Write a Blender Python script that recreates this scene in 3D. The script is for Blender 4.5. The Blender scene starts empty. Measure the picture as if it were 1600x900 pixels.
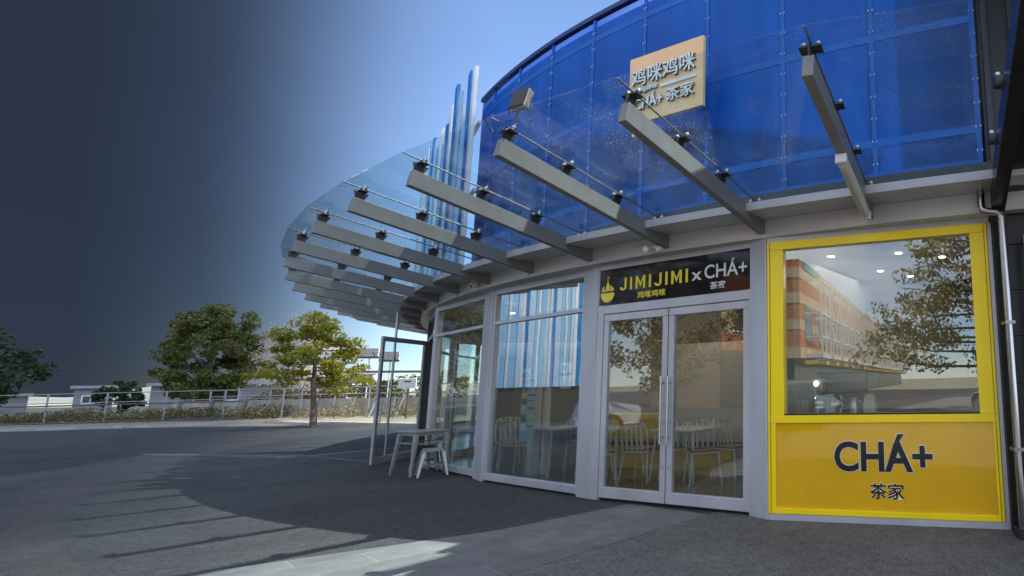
import bpy, math, random
from mathutils import Vector, Matrix
R = math.radians
random.seed(7)
sc = bpy.context.scene
COL = sc.collection

# ------------------------------------------------------------------ camera
EYE = 1.42
cam_d = bpy.data.cameras.new('camera')
cam = bpy.data.objects.new('camera', cam_d)
COL.objects.link(cam)
pitch, roll = .1567, -.025
fw = Vector((0, math.cos(pitch), math.sin(pitch)))
up = Vector((0, -math.sin(pitch), math.cos(pitch)))
rt = Vector((1, 0, 0))
r2 = rt * math.cos(roll) + up * math.sin(roll)
u2 = -rt * math.sin(roll) + up * math.cos(roll)
M = Matrix((r2, u2, -fw)).transposed().to_4x4()
M.translation = Vector((0, 0, EYE))
cam.matrix_world = M
cam_d.sensor_width = 36
cam_d.lens = 911.8 / 1600 * 36
cam_d.shift_x = (800 - 1312.2) / 1600
cam_d.clip_start = .05
cam_d.clip_end = 5000
sc.camera = cam

# ------------------------------------------------------------------ sky and sun
SUN_AZ, SUN_EL = 4.0, 57.5      # azimuth counter-clockwise from +x
SV = Vector((math.cos(R(SUN_AZ)) * math.cos(R(SUN_EL)), math.sin(R(SUN_AZ)) * math.cos(R(SUN_EL)), math.sin(R(SUN_EL))))
sun_d = bpy.data.lights.new('sun', 'SUN')
sun_d.energy = 5.0
sun_d.angle = R(.5)
sun_d.color = (1, .94, .84)
sun = bpy.data.objects.new('sun', sun_d)
COL.objects.link(sun)
sun.rotation_euler = SV.to_track_quat('Z', 'Y').to_euler()

world = bpy.data.worlds.new('World')
sc.world = world
world.use_nodes = True
nt = world.node_tree
N, L = nt.nodes, nt.links
N.clear()
def wn(t, **k):
    n = N.new(t)
    for a, b in k.items(): setattr(n, a, b)
    return n
def wm(op, a, b=None, c=None):
    n = N.new('ShaderNodeMath'); n.operation = op
    for i, v in enumerate((a, b, c)):
        if v is None: continue
        if isinstance(v, (int, float)): n.inputs[i].default_value = v
        else: L.new(v, n.inputs[i])
    return n.outputs[0]
sky = wn('ShaderNodeTexSky', sky_type='NISHITA')
sky.sun_disc = False
sky.sun_elevation = R(SUN_EL)
sky.sun_rotation = R(90 - SUN_AZ)
sky.air_density = 1.0
sky.dust_density = .4
sky.altitude = 2500
sky.ozone_density = 3.0
tc = wn('ShaderNodeTexCoord')
sep = wn('ShaderNodeSeparateXYZ'); L.new(tc.outputs['Generated'], sep.inputs[0])
# dark gradient added to the western sky (-x), thinning towards the north
az = wm('ARCTAN2', sep.outputs[0], sep.outputs[1])          # 0 = north (+y), negative = west
nz = wn('ShaderNodeTexNoise'); nz.inputs['Scale'].default_value = 2.2; nz.inputs['Detail'].default_value = 5
L.new(tc.outputs['Generated'], nz.inputs['Vector'])
wob = wm('MULTIPLY_ADD', nz.outputs[0], .06, -.03)
azw = wm('ADD', az, wob)
low = wn('ShaderNodeMapRange'); low.inputs[1].default_value = .42; low.inputs[2].default_value = .05; low.inputs[3].default_value = 0; low.inputs[4].default_value = .055
L.new(sep.outputs[2], low.inputs[0])
t = wm('DIVIDE', wm('SUBTRACT', wm('ADD', azw, .97), low.outputs[0]), .42)
ramp = wn('ShaderNodeValToRGB')
L.new(t, ramp.inputs[0])
cr = ramp.color_ramp
cr.interpolation = 'B_SPLINE'
stops = [(0.0, 0.0), (.20, .03), (.32, .08), (.44, .22), (.58, .47), (.73, .74), (.86, .90), (1.0, 1.0)]
cr.elements[0].position = 0; cr.elements[0].color = (0, 0, 0, 1)
cr.elements[1].position = 1; cr.elements[1].color = (1, 1, 1, 1)
for p, v in stops[1:-1]:
    e = cr.elements.new(p); e.color = (v, v, v, 1)
# only the western sector is darkened; it ends overhead and again further south
wl = wm('MULTIPLY', wm('SUBTRACT', -1.15, az), 3.0)   # opens up again towards the south west
clampn = wn('ShaderNodeClamp'); L.new(wl, clampn.inputs[0])
clear = wm('MAXIMUM', ramp.outputs[0], wm('MULTIPLY', clampn.outputs[0], .8))
# fair-weather cloud elsewhere
n2 = wn('ShaderNodeTexNoise'); n2.inputs['Scale'].default_value = 2.6; n2.inputs['Detail'].default_value = 6; n2.inputs['Roughness'].default_value = .55
mp = wn('ShaderNodeMapping'); mp.inputs['Scale'].default_value = (1, 1, 2.4)
L.new(tc.outputs['Generated'], mp.inputs[0]); L.new(mp.outputs[0], n2.inputs['Vector'])
cl = wn('ShaderNodeMapRange'); cl.inputs[1].default_value = .36; cl.inputs[2].default_value = .66
L.new(n2.outputs[0], cl.inputs[0])
# cloud mostly south (behind) and low
south = wn('ShaderNodeMapRange'); south.inputs[1].default_value = .35; south.inputs[2].default_value = -.35
L.new(sep.outputs[1], south.inputs[0])
clf = wm('MULTIPLY', cl.outputs[0], wm('MULTIPLY_ADD', south.outputs[0], .93, .02))
mixc = wn('ShaderNodeMix', data_type='RGBA')
L.new(clf, mixc.inputs['Factor']); L.new(sky.outputs[0], mixc.inputs['A'])
mixc.inputs['B'].default_value = (7.0, 7.2, 7.8, 1)
mixd = wn('ShaderNodeMix', data_type='RGBA')
L.new(clear, mixd.inputs['Factor'])
mixd.inputs['A'].default_value = (.068, .098, .168, 1)
L.new(mixc.outputs['Result'], mixd.inputs['B'])
bg = wn('ShaderNodeBackground'); bg.inputs['Strength'].default_value = .107
L.new(mixd.outputs['Result'], bg.inputs['Color'])
wo = wn('ShaderNodeOutputWorld'); L.new(bg.outputs[0], wo.inputs[0])

sc.view_settings.view_transform = 'Standard'
sc.view_settings.look = 'None'
sc.view_settings.exposure = 1.62
sc.view_settings.gamma = 1
sc.view_settings.use_curve_mapping = False
sc.render.engine = 'CYCLES'
sc.cycles.max_bounces = 10
sc.cycles.transparent_max_bounces = 24
sc.cycles.diffuse_bounces = 4
sc.cycles.glossy_bounces = 5
sc.cycles.caustics_reflective = False
sc.cycles.caustics_refractive = False

# ------------------------------------------------------------------ materials
MATS = {}
def mat(name, col, rough=.6, metal=0., var=.12, scale=6., bump=0., bscale=60., spec=.5, trans=0., streak=0.):
    if name in MATS: return MATS[name]
    m = bpy.data.materials.new(name); m.use_nodes = True
    n, l = m.node_tree.nodes, m.node_tree.links
    b = n['Principled BSDF']
    b.inputs['Roughness'].default_value = rough
    b.inputs['Metallic'].default_value = metal
    b.inputs['Specular IOR Level'].default_value = spec
    tc = n.new('ShaderNodeTexCoord')
    nz = n.new('ShaderNodeTexNoise'); nz.inputs['Scale'].default_value = scale; nz.inputs['Detail'].default_value = 5
    l.new(tc.outputs['Object'], nz.inputs['Vector'])
    if streak:
        mp = n.new('ShaderNodeMapping'); mp.inputs['Scale'].default_value = (1, 1, streak)
        l.new(tc.outputs['Object'], mp.inputs[0]); l.new(mp.outputs[0], nz.inputs['Vector'])
    mr = n.new('ShaderNodeMapRange'); mr.inputs[1].default_value = .3; mr.inputs[2].default_value = .7
    mr.inputs[3].default_value = 1 - var; mr.inputs[4].default_value = 1 + var
    l.new(nz.outputs[0], mr.inputs[0])
    mx = n.new('ShaderNodeVectorMath'); mx.operation = 'SCALE'
    mx.inputs[0].default_value = col[:3]
    l.new(mr.outputs[0], mx.inputs['Scale'])
    l.new(mx.outputs[0], b.inputs['Base Color'])
    rr = n.new('ShaderNodeMapRange'); rr.inputs[3].default_value = max(.02, rough * .85); rr.inputs[4].default_value = min(1, rough * 1.15)
    l.new(nz.outputs[0], rr.inputs[0]); l.new(rr.outputs[0], b.inputs['Roughness'])
    if bump:
        n3 = n.new('ShaderNodeTexNoise'); n3.inputs['Scale'].default_value = bscale; n3.inputs['Detail'].default_value = 3
        l.new(tc.outputs['Object'], n3.inputs['Vector'])
        bp = n.new('ShaderNodeBump'); bp.inputs['Strength'].default_value = bump; bp.inputs['Distance'].default_value = .01
        l.new(n3.outputs[0], bp.inputs['Height']); l.new(bp.outputs[0], b.inputs['Normal'])
    if trans:
        tr = n.new('ShaderNodeBsdfTranslucent'); tr.inputs[0].default_value = (*col[:3], 1)
        l.new(mx.outputs[0], tr.inputs[0])
        ms = n.new('ShaderNodeMixShader'); ms.inputs[0].default_value = trans
        l.new(b.outputs[0], ms.inputs[1]); l.new(tr.outputs[0], ms.inputs[2])
        l.new(ms.outputs[0], n['Material Output'].inputs[0])
    MATS[name] = m
    return m

def glass(name, tint=(.93, .96, .95), base=.035, power=5., gloss=(1, 1, 1), rough=.0, wave=0., spots=0.):
    if name in MATS: return MATS[name]
    m = bpy.data.materials.new(name); m.use_nodes = True
    n, l = m.node_tree.nodes, m.node_tree.links
    n.remove(n['Principled BSDF'])
    tr = n.new('ShaderNodeBsdfTransparent'); tr.inputs[0].default_value = (*tint, 1)
    gl = n.new('ShaderNodeBsdfAnisotropic') if False else n.new('ShaderNodeBsdfGlossy')
    gl.inputs['Color'].default_value = (*gloss, 1); gl.inputs['Roughness'].default_value = rough
    lw = n.new('ShaderNodeLayerWeight'); lw.inputs[0].default_value = .5
    pw = n.new('ShaderNodeMath'); pw.operation = 'POWER'; pw.inputs[1].default_value = power
    l.new(lw.outputs['Facing'], pw.inputs[0])
    ma = n.new('ShaderNodeMath'); ma.operation = 'MULTIPLY_ADD'; ma.inputs[1].default_value = 1 - base; ma.inputs[2].default_value = base
    l.new(pw.outputs[0], ma.inputs[0])
    ms = n.new('ShaderNodeMixShader')
    l.new(ma.outputs[0], ms.inputs[0]); l.new(tr.outputs[0], ms.inputs[1]); l.new(gl.outputs[0], ms.inputs[2])
    out = ms
    if wave:
        tc = n.new('ShaderNodeTexCoord')
        nz = n.new('ShaderNodeTexNoise'); nz.inputs['Scale'].default_value = 1.1; nz.inputs['Detail'].default_value = 1
        l.new(tc.outputs['Object'], nz.inputs['Vector'])
        bp = n.new('ShaderNodeBump'); bp.inputs['Strength'].default_value = wave; bp.inputs['Distance'].default_value = .01
        l.new(nz.outputs[0], bp.inputs['Height']); l.new(bp.outputs[0], gl.inputs['Normal'])
    if spots:
        # dust and dried rain drops lying on the pane
        tc = n.new('ShaderNodeTexCoord')
        vo = n.new('ShaderNodeTexVoronoi'); vo.inputs['Scale'].default_value = 34
        l.new(tc.outputs['Object'], vo.inputs['Vector'])
        lt = n.new('ShaderNodeMath'); lt.operation = 'LESS_THAN'; lt.inputs[1].default_value = .13
        l.new(vo.outputs['Distance'], lt.inputs[0])
        nz = n.new('ShaderNodeTexNoise'); nz.inputs['Scale'].default_value = 1.7; nz.inputs['Detail'].default_value = 4
        l.new(tc.outputs['Object'], nz.inputs['Vector'])
        mr = n.new('ShaderNodeMapRange'); mr.inputs[1].default_value = .36; mr.inputs[2].default_value = .60
        l.new(nz.outputs[0], mr.inputs[0])
        mu = n.new('ShaderNodeMath'); mu.operation = 'MULTIPLY'; l.new(lt.outputs[0], mu.inputs[0]); l.new(mr.outputs[0], mu.inputs[1])
        m2 = n.new('ShaderNodeMath'); m2.operation = 'MULTIPLY'; m2.inputs[1].default_value = spots; l.new(mu.outputs[0], m2.inputs[0])
        nf = n.new('ShaderNodeMath'); nf.operation = 'MULTIPLY_ADD'; nf.inputs[1].default_value = .018; l.new(mr.outputs[0], nf.inputs[0]); l.new(m2.outputs[0], nf.inputs[2])
        df = n.new('ShaderNodeBsdfDiffuse'); df.inputs[0].default_value = (.72, .75, .78, 1)
        tl = n.new('ShaderNodeBsdfTranslucent'); tl.inputs[0].default_value = (.72, .75, .78, 1)
        ad = n.new('ShaderNodeMixShader'); ad.inputs[0].default_value = .5
        l.new(df.outputs[0], ad.inputs[1]); l.new(tl.outputs[0], ad.inputs[2])
        m3 = n.new('ShaderNodeMixShader'); l.new(nf.outputs[0], m3.inputs[0]); l.new(ms.outputs[0], m3.inputs[1]); l.new(ad.outputs[0], m3.inputs[2])
        out = m3
    l.new(out.outputs[0], n['Material Output'].inputs[0])
    MATS[name] = m
    return m

def emit(name, col, s):
    if name in MATS: return MATS[name]
    m = bpy.data.materials.new(name); m.use_nodes = True
    b = m.node_tree.nodes['Principled BSDF']
    b.inputs['Base Color'].default_value = (*col, 1)
    b.inputs['Emission Color'].default_value = (*col, 1); b.inputs['Emission Strength'].default_value = s
    MATS[name] = m
    return m

def ground_mat(name, c0, c1, scale, rough=.9, bump=.5, dirt=.25, wet=0.):
    """stone chippings bound in a dark matrix, with worn patches"""
    m = bpy.data.materials.new(name); m.use_nodes = True
    n, l = m.node_tree.nodes, m.node_tree.links
    b = n['Principled BSDF']; b.inputs['Roughness'].default_value = rough
    b.inputs['Specular IOR Level'].default_value = .35
    tc = n.new('ShaderNodeTexCoord')
    vo = n.new('ShaderNodeTexVoronoi'); vo.inputs['Scale'].default_value = scale
    l.new(tc.outputs['Object'], vo.inputs['Vector'])
    bw = n.new('ShaderNodeRGBToBW'); l.new(vo.outputs['Color'], bw.inputs[0])
    mix = n.new('ShaderNodeMix'); mix.data_type = 'RGBA'
    mix.inputs['A'].default_value = (*c0, 1); mix.inputs['B'].default_value = (*c1, 1)
    l.new(bw.outputs[0], mix.inputs['Factor'])
    nz = n.new('ShaderNodeTexNoise'); nz.inputs['Scale'].default_value = .55; nz.inputs['Detail'].default_value = 7; nz.inputs['Roughness'].default_value = .62
    l.new(tc.outputs['Object'], nz.inputs['Vector'])
    mr = n.new('ShaderNodeMapRange'); mr.inputs[1].default_value = .32; mr.inputs[2].default_value = .7; mr.inputs[3].default_value = 1 - dirt; mr.inputs[4].default_value = 1 + dirt
    l.new(nz.outputs[0], mr.inputs[0])
    sp = n.new('ShaderNodeTexNoise'); sp.inputs['Scale'].default_value = 7; sp.inputs['Detail'].default_value = 4
    l.new(tc.outputs['Object'], sp.inputs['Vector'])
    mr2 = n.new('ShaderNodeMapRange'); mr2.inputs[1].default_value = .35; mr2.inputs[2].default_value = .65; mr2.inputs[3].default_value = .9; mr2.inputs[4].default_value = 1.1
    l.new(sp.outputs[0], mr2.inputs[0])
    mm = n.new('ShaderNodeMath'); mm.operation = 'MULTIPLY'; l.new(mr.outputs[0], mm.inputs[0]); l.new(mr2.outputs[0], mm.inputs[1])
    gum = n.new('ShaderNodeTexVoronoi'); gum.inputs['Scale'].default_value = 2.3; gum.inputs['Randomness'].default_value = 1
    l.new(tc.outputs['Object'], gum.inputs['Vector'])
    gm_ = n.new('ShaderNodeMapRange'); gm_.inputs[1].default_value = .035; gm_.inputs[2].default_value = .075; gm_.inputs[3].default_value = .6; gm_.inputs[4].default_value = 1
    l.new(gum.outputs['Distance'], gm_.inputs[0])
    stn = n.new('ShaderNodeTexNoise'); stn.inputs['Scale'].default_value = .9; stn.inputs['Detail'].default_value = 9; stn.inputs['Roughness'].default_value = .7; stn.inputs['Distortion'].default_value = .8
    l.new(tc.outputs['Object'], stn.inputs['Vector'])
    st_ = n.new('ShaderNodeMapRange'); st_.inputs[1].default_value = .60; st_.inputs[2].default_value = .72; st_.inputs[3].default_value = 1; st_.inputs[4].default_value = .72
    l.new(stn.outputs[0], st_.inputs[0])
    mg_ = n.new('ShaderNodeMath'); mg_.operation = 'MULTIPLY'; l.new(gm_.outputs[0], mg_.inputs[0]); l.new(st_.outputs[0], mg_.inputs[1])
    mm2 = n.new('ShaderNodeMath'); mm2.operation = 'MULTIPLY'; l.new(mm.outputs[0], mm2.inputs[0]); l.new(mg_.outputs[0], mm2.inputs[1])
    mm = mm2
    vm = n.new('ShaderNodeVectorMath'); vm.operation = 'SCALE'
    l.new(mix.outputs['Result'], vm.inputs[0]); l.new(mm.outputs[0], vm.inputs['Scale'])
    l.new(vm.outputs[0], b.inputs['Base Color'])
    bp = n.new('ShaderNodeBump'); bp.inputs['Strength'].default_value = bump; bp.inputs['Distance'].default_value = .006
    l.new(vo.outputs['Distance'], bp.inputs['Height']); l.new(bp.outputs[0], b.inputs['Normal'])
    return m

def paver_mat():
    m = bpy.data.materials.new('paver'); m.use_nodes = True
    n, l = m.node_tree.nodes, m.node_tree.links
    b = n['Principled BSDF']; b.inputs['Roughness'].default_value = .75
    tc = n.new('ShaderNodeTexCoord')
    br = n.new('ShaderNodeTexBrick'); br.offset = .5
    br.inputs['Scale'].default_value = 1; br.inputs['Brick Width'].default_value = .9; br.inputs['Row Height'].default_value = .45
    br.inputs['Mortar Size'].default_value = .006
    br.inputs['Color1'].default_value = (.14, .139, .138, 1); br.inputs['Color2'].default_value = (.175, .173, .17, 1); br.inputs['Mortar'].default_value = (.24, .235, .22, 1)
    l.new(tc.outputs['UV'], br.inputs['Vector'])
    nz = n.new('ShaderNodeTexNoise'); nz.inputs['Scale'].default_value = 3.5; nz.inputs['Detail'].default_value = 8; nz.inputs['Roughness'].default_value = .7
    l.new(tc.outputs['Object'], nz.inputs['Vector'])
    mr = n.new('ShaderNodeMapRange'); mr.inputs[1].default_value = .3; mr.inputs[2].default_value = .7; mr.inputs[3].default_value = .72; mr.inputs[4].default_value = 1.25
    l.new(nz.outputs[0], mr.inputs[0])
    vm = n.new('ShaderNodeVectorMath'); vm.operation = 'SCALE'
    l.new(br.outputs[0], vm.inputs[0]); l.new(mr.outputs[0], vm.inputs['Scale']); l.new(vm.outputs[0], b.inputs['Base Color'])
    bp = n.new('ShaderNodeBump'); bp.inputs['Strength'].default_value = .25; bp.inputs['Distance'].default_value = .005
    l.new(nz.outputs[0], bp.inputs['Height']); l.new(bp.outputs[0], b.inputs['Normal'])
    return m

def screen_mat():
    """blue perforated mesh cladding: holes let a little of what is behind show"""
    m = bpy.data.materials.new('blue mesh'); m.use_nodes = True
    n, l = m.node_tree.nodes, m.node_tree.links
    b = n['Principled BSDF']; b.inputs['Roughness'].default_value = .45
    tc = n.new('ShaderNodeTexCoord')
    nz = n.new('ShaderNodeTexNoise'); nz.inputs['Scale'].default_value = .7; nz.inputs['Detail'].default_value = 3
    l.new(tc.outputs['UV'], nz.inputs['Vector'])
    ck = n.new('ShaderNodeTexChecker'); ck.inputs['Scale'].default_value = 42
    l.new(tc.outputs['UV'], ck.inputs['Vector'])
    mr = n.new('ShaderNodeMapRange'); mr.inputs[3].default_value = .8; mr.inputs[4].default_value = 1.22
    l.new(nz.outputs[0], mr.inputs[0])
    mc = n.new('ShaderNodeMix'); mc.data_type = 'RGBA'
    mc.inputs['A'].default_value = (.0003, .088, .31, 1); mc.inputs['B'].default_value = (.0005, .145, .50, 1)
    l.new(ck.outputs['Fac'], mc.inputs['Factor'])
    vm = n.new('ShaderNodeVectorMath'); vm.operation = 'SCALE'
    l.new(mc.outputs['Result'], vm.inputs[0]); l.new(mr.outputs[0], vm.inputs['Scale'])
    l.new(vm.outputs[0], b.inputs['Base Color'])
    stk = n.new('ShaderNodeTexNoise'); stk.inputs['Scale'].default_value = 1.6; stk.inputs['Detail'].default_value = 6
    smp = n.new('ShaderNodeMapping'); smp.inputs['Scale'].default_value = (2.2, .22, 1)
    l.new(tc.outputs['UV'], smp.inputs[0]); l.new(smp.outputs[0], stk.inputs['Vector'])
    sm_ = n.new('ShaderNodeMapRange'); sm_.inputs[1].default_value = .3; sm_.inputs[2].default_value = .7; sm_.inputs[3].default_value = .72; sm_.inputs[4].default_value = 1.25
    l.new(stk.outputs[0], sm_.inputs[0])
    mul_ = n.new('ShaderNodeMath'); mul_.operation = 'MULTIPLY'; l.new(mr.outputs[0], mul_.inputs[0]); l.new(sm_.outputs[0], mul_.inputs[1])
    l.new(mul_.outputs[0], vm.inputs['Scale'])
    bp_ = n.new('ShaderNodeBump'); bp_.inputs['Strength'].default_value = .35; bp_.inputs['Distance'].default_value = .05
    l.new(nz.outputs[0], bp_.inputs['Height']); l.new(bp_.outputs[0], b.inputs['Normal'])
    tl = n.new('ShaderNodeBsdfTranslucent'); tl.inputs[0].default_value = (.002, .26, .80, 1)
    m1 = n.new('ShaderNodeMixShader'); m1.inputs[0].default_value = .45
    l.new(b.outputs[0], m1.inputs[1]); l.new(tl.outputs[0], m1.inputs[2])
    tp = n.new('ShaderNodeBsdfTransparent'); tp.inputs[0].default_value = (.35, .6, 1, 1)
    m2 = n.new('ShaderNodeMixShader'); m2.inputs[0].default_value = .16
    l.new(m1.outputs[0], m2.inputs[1]); l.new(tp.outputs[0], m2.inputs[2])
    l.new(m2.outputs[0], n['Material Output'].inputs[0])
    return m

def leaf_mat(name, col, var=.45, trans=.35):
    m = bpy.data.materials.new(name); m.use_nodes = True
    n, l = m.node_tree.nodes, m.node_tree.links
    b = n['Principled BSDF']; b.inputs['Roughness'].default_value = .55
    tc = n.new('ShaderNodeTexCoord')
    nz = n.new('ShaderNodeTexNoise'); nz.inputs['Scale'].default_value = 1.3; nz.inputs['Detail'].default_value = 4
    l.new(tc.outputs['Object'], nz.inputs['Vector'])
    wn_ = n.new('ShaderNodeTexWhiteNoise'); l.new(tc.outputs['UV'], wn_.inputs['Vector'])
    av = n.new('ShaderNodeMath'); av.operation = 'ADD'; l.new(nz.outputs[0], av.inputs[0]); l.new(wn_.outputs['Value'], av.inputs[1])
    mr = n.new('ShaderNodeMapRange'); mr.inputs[1].default_value = .4; mr.inputs[2].default_value = 1.6; mr.inputs[3].default_value = 1 - var; mr.inputs[4].default_value = 1 + var
    l.new(av.outputs[0], mr.inputs[0])
    hs = n.new('ShaderNodeHueSaturation'); hs.inputs['Color'].default_value = (*col, 1)
    hr = n.new('ShaderNodeMapRange'); hr.inputs[3].default_value = .475; hr.inputs[4].default_value = .52
    l.new(wn_.outputs['Value'], hr.inputs[0]); l.new(hr.outputs[0], hs.inputs['Hue']); l.new(mr.outputs[0], hs.inputs['Value'])
    l.new(hs.outputs[0], b.inputs['Base Color'])
    tl = n.new('ShaderNodeBsdfTranslucent'); l.new(hs.outputs[0], tl.inputs[0])
    ms = n.new('ShaderNodeMixShader'); ms.inputs[0].default_value = trans
    l.new(b.outputs[0], ms.inputs[1]); l.new(tl.outputs[0], ms.inputs[2])
    l.new(ms.outputs[0], n['Material Output'].inputs[0])
    MATS[name] = m
    return m

alu = mat('aluminium', (.465, .472, .505), .42, .25, .13, 2.2, streak=.3)
alu2 = mat('fascia panel', (.46, .458, .455), .4, .25, .08, 1.2)
beamg = mat('beam grey paint', (.165, .164, .16), .38, .0, .1, 5, bump=.05)
dark = mat('dark metal', (.035, .036, .04), .45, .2, .15, 10)
steel = mat('stainless steel', (.5, .5, .5), .38, 1., .08, 20)
yel = mat('yellow paint', (.95, .70, .003), .35, 0, .04, 2)
ochre = mat('gold panel', (.74, .415, .006), .05, 0, .07, 1.5, spec=.9)
white = mat('white paint', (.78, .78, .77), .4, 0, .05, 8)
black = mat('black paint', (.012, .012, .014), .35, 0, .2, 8)
blackgl = mat('black gloss sign', (.004, .006, .012), .06, 0, .15, 4, spec=.3)
peach = mat('peach board', (.86, .56, .30), .55, 0, .04, 2)
chrome = mat('chrome pipe', (.38, .39, .41), .16, 1., .04, 9)
tile = mat('dark tile', (.012, .012, .013), .3, 0, .3, 2, spec=.25)
grout = mat('grout', (.06, .06, .06), .8)
floor_m = mat('polished concrete', (.115, .107, .098), .16, 0, .25, 1.4)
wallg = mat('grey plaster', (.30, .285, .265), .8, 0, .06, 1.5)
ceil_m = mat('ceiling', (.52, .48, .38), .8, 0, .05, 1.2)
yint = mat('yellow interior', (.58, .38, .01), .5, 0, .1, 2)
bark = mat('bark', (.09, .07, .055), .9, 0, .35, 12, bump=.6, bscale=30, streak=.25)
barkp = mat('pale bark', (.42, .38, .33), .9, 0, .3, 12, streak=.25)
concrete = mat('pale concrete', (.36, .335, .30), .85, 0, .18, 1.5, bump=.2)
kerbm = mat('kerb stone', (.36, .34, .31), .85, 0, .2, 2, bump=.2)
rails = mat('rail steel', (.27, .28, .30), .4, .4, .1, 8)
bluem = screen_mat()
blue_rail = mat('blue rail', (.002, .17, .66), .45, 0, .1, 2, trans=.35)
shopglass = glass('shop glass', (.88, .92, .90), base=.135, wave=.07, spots=.03)
canglass = glass('canopy glass', (.87, .955, .975), base=.013, power=5., spots=.55)
thinglass = glass('door glass', (.90, .94, .94), base=.05)
bayglass = glass('bay glass', (.86, .91, .92), base=.22, wave=.07)
doorglass = glass('main door glass', (.90, .92, .90), base=.09, wave=.07)
brick = mat('orange brick', (.36, .11, .035), .85, 0, .2, 3)
cream = mat('cream render', (.44, .31, .19), .85, 0, .1, 1.5)

# ------------------------------------------------------------------ helpers
class MB:
    def __init__(s): s.v, s.f, s.uv = [], [], {}
    def add(s, vs, fs):
        o = len(s.v)
        s.v += [Vector(p) for p in vs]
        s.f += [tuple(i + o for i in q) for q in fs]
    def box(s, x0, x1, y0, y1, z0, z1, m=None):
        vs = [Vector((x, y, z)) for z in (z0, z1) for y in (y0, y1) for x in (x0, x1)]
        if m is not None: vs = [m @ p for p in vs]
        s.add(vs, [(0, 2, 3, 1), (4, 5, 7, 6), (0, 1, 5, 4), (2, 6, 7, 3), (0, 4, 6, 2), (1, 3, 7, 5)])
        return s
    def tube(s, pts, r, n=10, r1=None, cap=True):
        pts = [Vector(p) for p in pts]
        k = len(pts)
        rs = [r + ((r1 if r1 is not None else r) - r) * i / max(1, k - 1) for i in range(k)]
        ref = None; rings = []
        for i, p in enumerate(pts):
            d = (pts[min(i + 1, k - 1)] - pts[max(i - 1, 0)]).normalized()
            if ref is None or abs(ref.dot(d)) > .98:
                ref = Vector((0, 0, 1)) if abs(d.z) < .9 else Vector((1, 0, 0))
            a = d.cross(ref).normalized(); b = d.cross(a).normalized()
            ref = -b if False else ref
            rings.append([p + (a * math.cos(2 * math.pi * j / n) + b * math.sin(2 * math.pi * j / n)) * rs[i] for j in range(n)])
        o = len(s.v)
        for rg in rings: s.v += rg
        for i in range(k - 1):
            for j in range(n):
                s.f.append((o + i * n + j, o + i * n + (j + 1) % n, o + (i + 1) * n + (j + 1) % n, o + (i + 1) * n + j))
        if cap:
            s.f.append(tuple(o + j for j in reversed(range(n))))
            s.f.append(tuple(o + (k - 1) * n + j for j in range(n)))
        return s
    def prism(s, poly, m, d0, d1):
        """poly in local xz, extruded along local y from d0 to d1"""
        n = len(poly)
        vs = [m @ Vector((x, d0, z)) for x, z in poly] + [m @ Vector((x, d1, z)) for x, z in poly]
        fs = [tuple(range(n)), tuple(reversed(range(n, 2 * n)))]
        fs += [(i, i + n, (i + 1) % n + n, (i + 1) % n) for i in range(n)]
        s.add(vs, fs); return s
    def lathe(s, prof, c, n=20, m=None):
        o = len(s.v)
        for r, z in prof:
            for j in range(n):
                a = 2 * math.pi * j / n
                p = Vector((r * math.cos(a), r * math.sin(a), z))
                s.v.append((m @ p if m is not None else p) + Vector(c))
        for i in range(len(prof) - 1):
            for j in range(n):
                s.f.append((o + i * n + j, o + i * n + (j + 1) % n, o + (i + 1) * n + (j + 1) % n, o + (i + 1) * n + j))
        s.f.append(tuple(o + j for j in reversed(range(n))))
        s.f.append(tuple(o + (len(prof) - 1) * n + j for j in range(n)))
        return s
    def bar(s, a, b, w, h, upv=(0, 0, 1)):
        """rectangular bar from a to b, w wide, h tall (centred)"""
        a, b = Vector(a), Vector(b)
        d = (b - a); ln = d.length; d.normalize()
        u = Vector(upv); sd = d.cross(u).normalized(); u = sd.cross(d).normalized()
        m = Matrix((d, sd, u)).transposed().to_4x4(); m.translation = a
        return s.box(0, ln, -w / 2, w / 2, -h / 2, h / 2, m)
    def build(s, name, m, parent=None, smooth=False, bevel=0., local=False):
        me = bpy.data.meshes.new(name)
        inv = Matrix.Identity(4)
        if parent is not None and not local:
            p = parent
            while p.parent is not None: p = p.parent
            inv = FR.get(p.name, Matrix.Identity(4)).inverted()
        me.from_pydata([tuple(inv @ p) for p in s.v], [], s.f)
        me.update()
        me.materials.append(m)
        if smooth:
            for p in me.polygons: p.use_smooth = True
            me.set_sharp_from_angle(angle=R(40))
        o = bpy.data.objects.new(name, me)
        COL.objects.link(o)
        if parent is not None: o.parent = parent
        if bevel:
            b = o.modifiers.new('bevel', 'BEVEL'); b.width = bevel; b.segments = 2; b.limit_method = 'ANGLE'
        return o
FR = {}
def thing(name, label, cat, loc=(0, 0, 0), rz=0., group=None):
    o = bpy.data.objects.new(name, None)
    COL.objects.link(o)
    o.empty_display_size = .2
    o.location = loc; o.rotation_euler = (0, 0, rz)
    FR[o.name] = Matrix.Translation(Vector(loc)) @ Matrix.Rotation(rz, 4, 'Z')
    o['label'] = label; o['category'] = cat
    if group: o['group'] = group
    return o
def tag(o, label, cat, group=None):
    o['label'] = label; o['category'] = cat
    if group: o['group'] = group
    return o
def struct(o):
    o['kind'] = 'structure'; return o
def dup(root, loc, rz, label, group=None):
    r = root.copy(); COL.objects.link(r); r.location = loc; r.rotation_euler = (0, 0, rz)
    r['label'] = label
    if group: r['group'] = group
    for ch in list(root.children):
        c = ch.copy(); COL.objects.link(c); c.parent = r
        for g in list(ch.children):
            d = g.copy(); COL.objects.link(d); d.parent = c
    return r
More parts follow.
